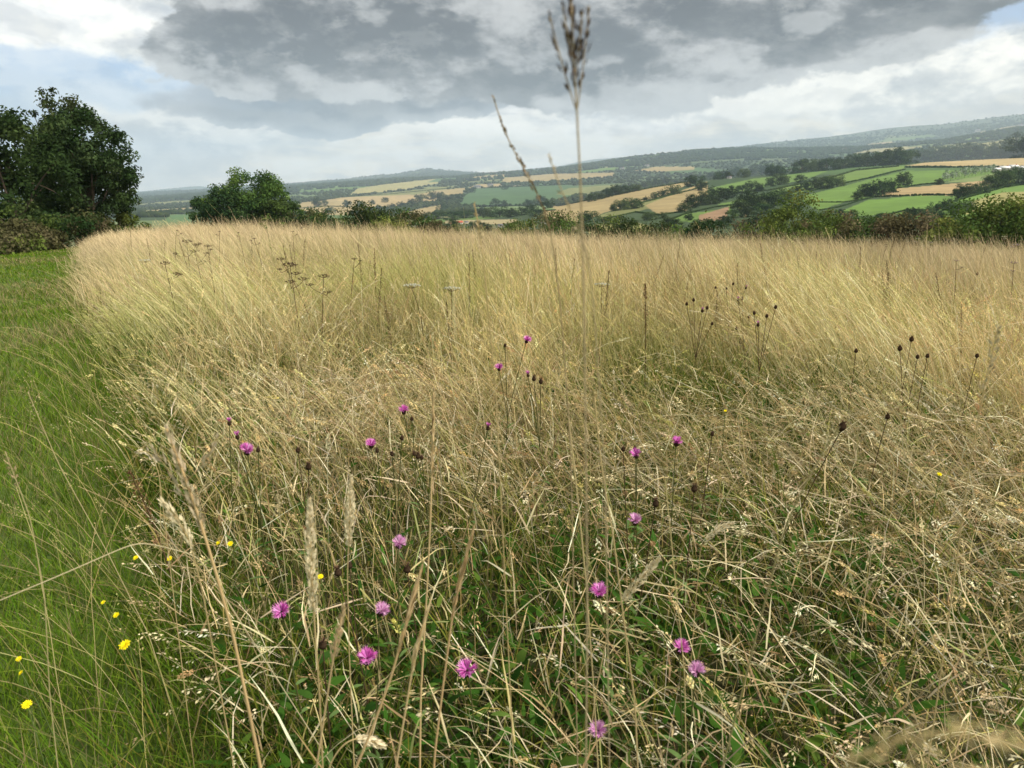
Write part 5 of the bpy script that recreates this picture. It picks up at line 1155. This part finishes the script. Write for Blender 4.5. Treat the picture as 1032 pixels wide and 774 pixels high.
    base = mixc(math_('MULTIPLY', rng_(TL, .0, .18), .8), base, mixc(rng_(TL, .0, .7), c(.34, .36, .39), c(.10, .12, .155)))
    base = mixc(m1, base, dk)
    # overhead and behind: plain broken overcast for the light
    cl = rng_(n_d, .42, .62)
    over = rng_(el, .42, .7); base = mixc(over, base, mixc(cl, c(.58, .57, .55), c(.45, .435, .41)))
    back = rng_(Y, .2, -.2); base = mixc(back, base, mixc(cl, c(.60, .62, .64), c(.66, .64, .60)))
    below = rng_(el, -.005, -.03); base = mixc(below, base, c(.30, .33, .33))
    bg = N.new('ShaderNodeBackground'); bg.inputs['Strength'].default_value = .1
    L.new(base, bg.inputs['Color']); out = N.new('ShaderNodeOutputWorld'); L.new(bg.outputs[0], out.inputs['Surface'])
    w.cycles.sampling_method = 'MANUAL'; w.cycles.sample_map_resolution = 512
sky_world()
sl = bpy.data.lights.new('sun', 'SUN'); sl.energy = 4.4; sl.angle = math.radians(9); sl.color = (1, .93, .80)
so = bpy.data.objects.new('sun', sl); COL.objects.link(so)
sd = np.array([math.sin(SUN_AZ)*math.cos(SUN_EL), math.cos(SUN_AZ)*math.cos(SUN_EL), math.sin(SUN_EL)])
from mathutils import Vector
so.rotation_euler = Vector(-sd).to_track_quat('-Z', 'Y').to_euler()

# ------------------------------------------------------------------ air
def haze():
    zmin = float(TZ.min())-1; zmax = float(TZ.max())+30; h = 15900
    m = MB(); V = [(x, y, z) for z in (zmin, zmax) for y in (-h, h) for x in (-h, h)]
    m.add(V, Q=[(0, 2, 3, 1), (4, 5, 7, 6), (0, 1, 5, 4), (2, 6, 7, 3), (0, 4, 6, 2), (1, 3, 7, 5)])
    mt = bpy.data.materials.new('air'); mt.use_nodes = True; N = mt.node_tree.nodes; N.clear()
    o = N.new('ShaderNodeOutputMaterial'); v = N.new('ShaderNodeVolumePrincipled'); v.inputs['Color'].default_value = (.66, .81, 1, 1); v.inputs['Density'].default_value = 1.0e-4
    mt.node_tree.links.new(v.outputs[0], o.inputs['Volume'])
    ob = m.build('haze', mt); tag(ob, 'pale blue haze lying over the far valley and hills', 'haze', kind='stuff')
haze()

# ------------------------------------------------------------------ camera and render settings
cam = bpy.data.cameras.new('camera'); co = bpy.data.objects.new('camera', cam); COL.objects.link(co)
cam.sensor_width = 36; cam.lens = 36*F/1032
co.location = (0, 0, 0); co.rotation_euler = (math.pi/2-PIT, 0, 0)
cam.clip_start = .02; cam.clip_end = 60000
cam.dof.use_dof = True; cam.dof.focus_distance = 4.0; cam.dof.aperture_fstop = (cam.lens/1000)/.0032
sc.camera = co
sc.view_settings.view_transform = 'Standard'; sc.view_settings.look = 'None'; sc.view_settings.exposure = .3; sc.view_settings.gamma = 1
cy = sc.cycles; cy.max_bounces = 5; cy.diffuse_bounces = 3; cy.transmission_bounces = 3; cy.volume_bounces = 2; cy.transparent_max_bounces = 8
cy.use_denoising = True; cy.denoiser = 'OPENIMAGEDENOISE'; cy.denoising_input_passes = 'RGB_ALBEDO_NORMAL'; cy.denoising_prefilter = 'ACCURATE'
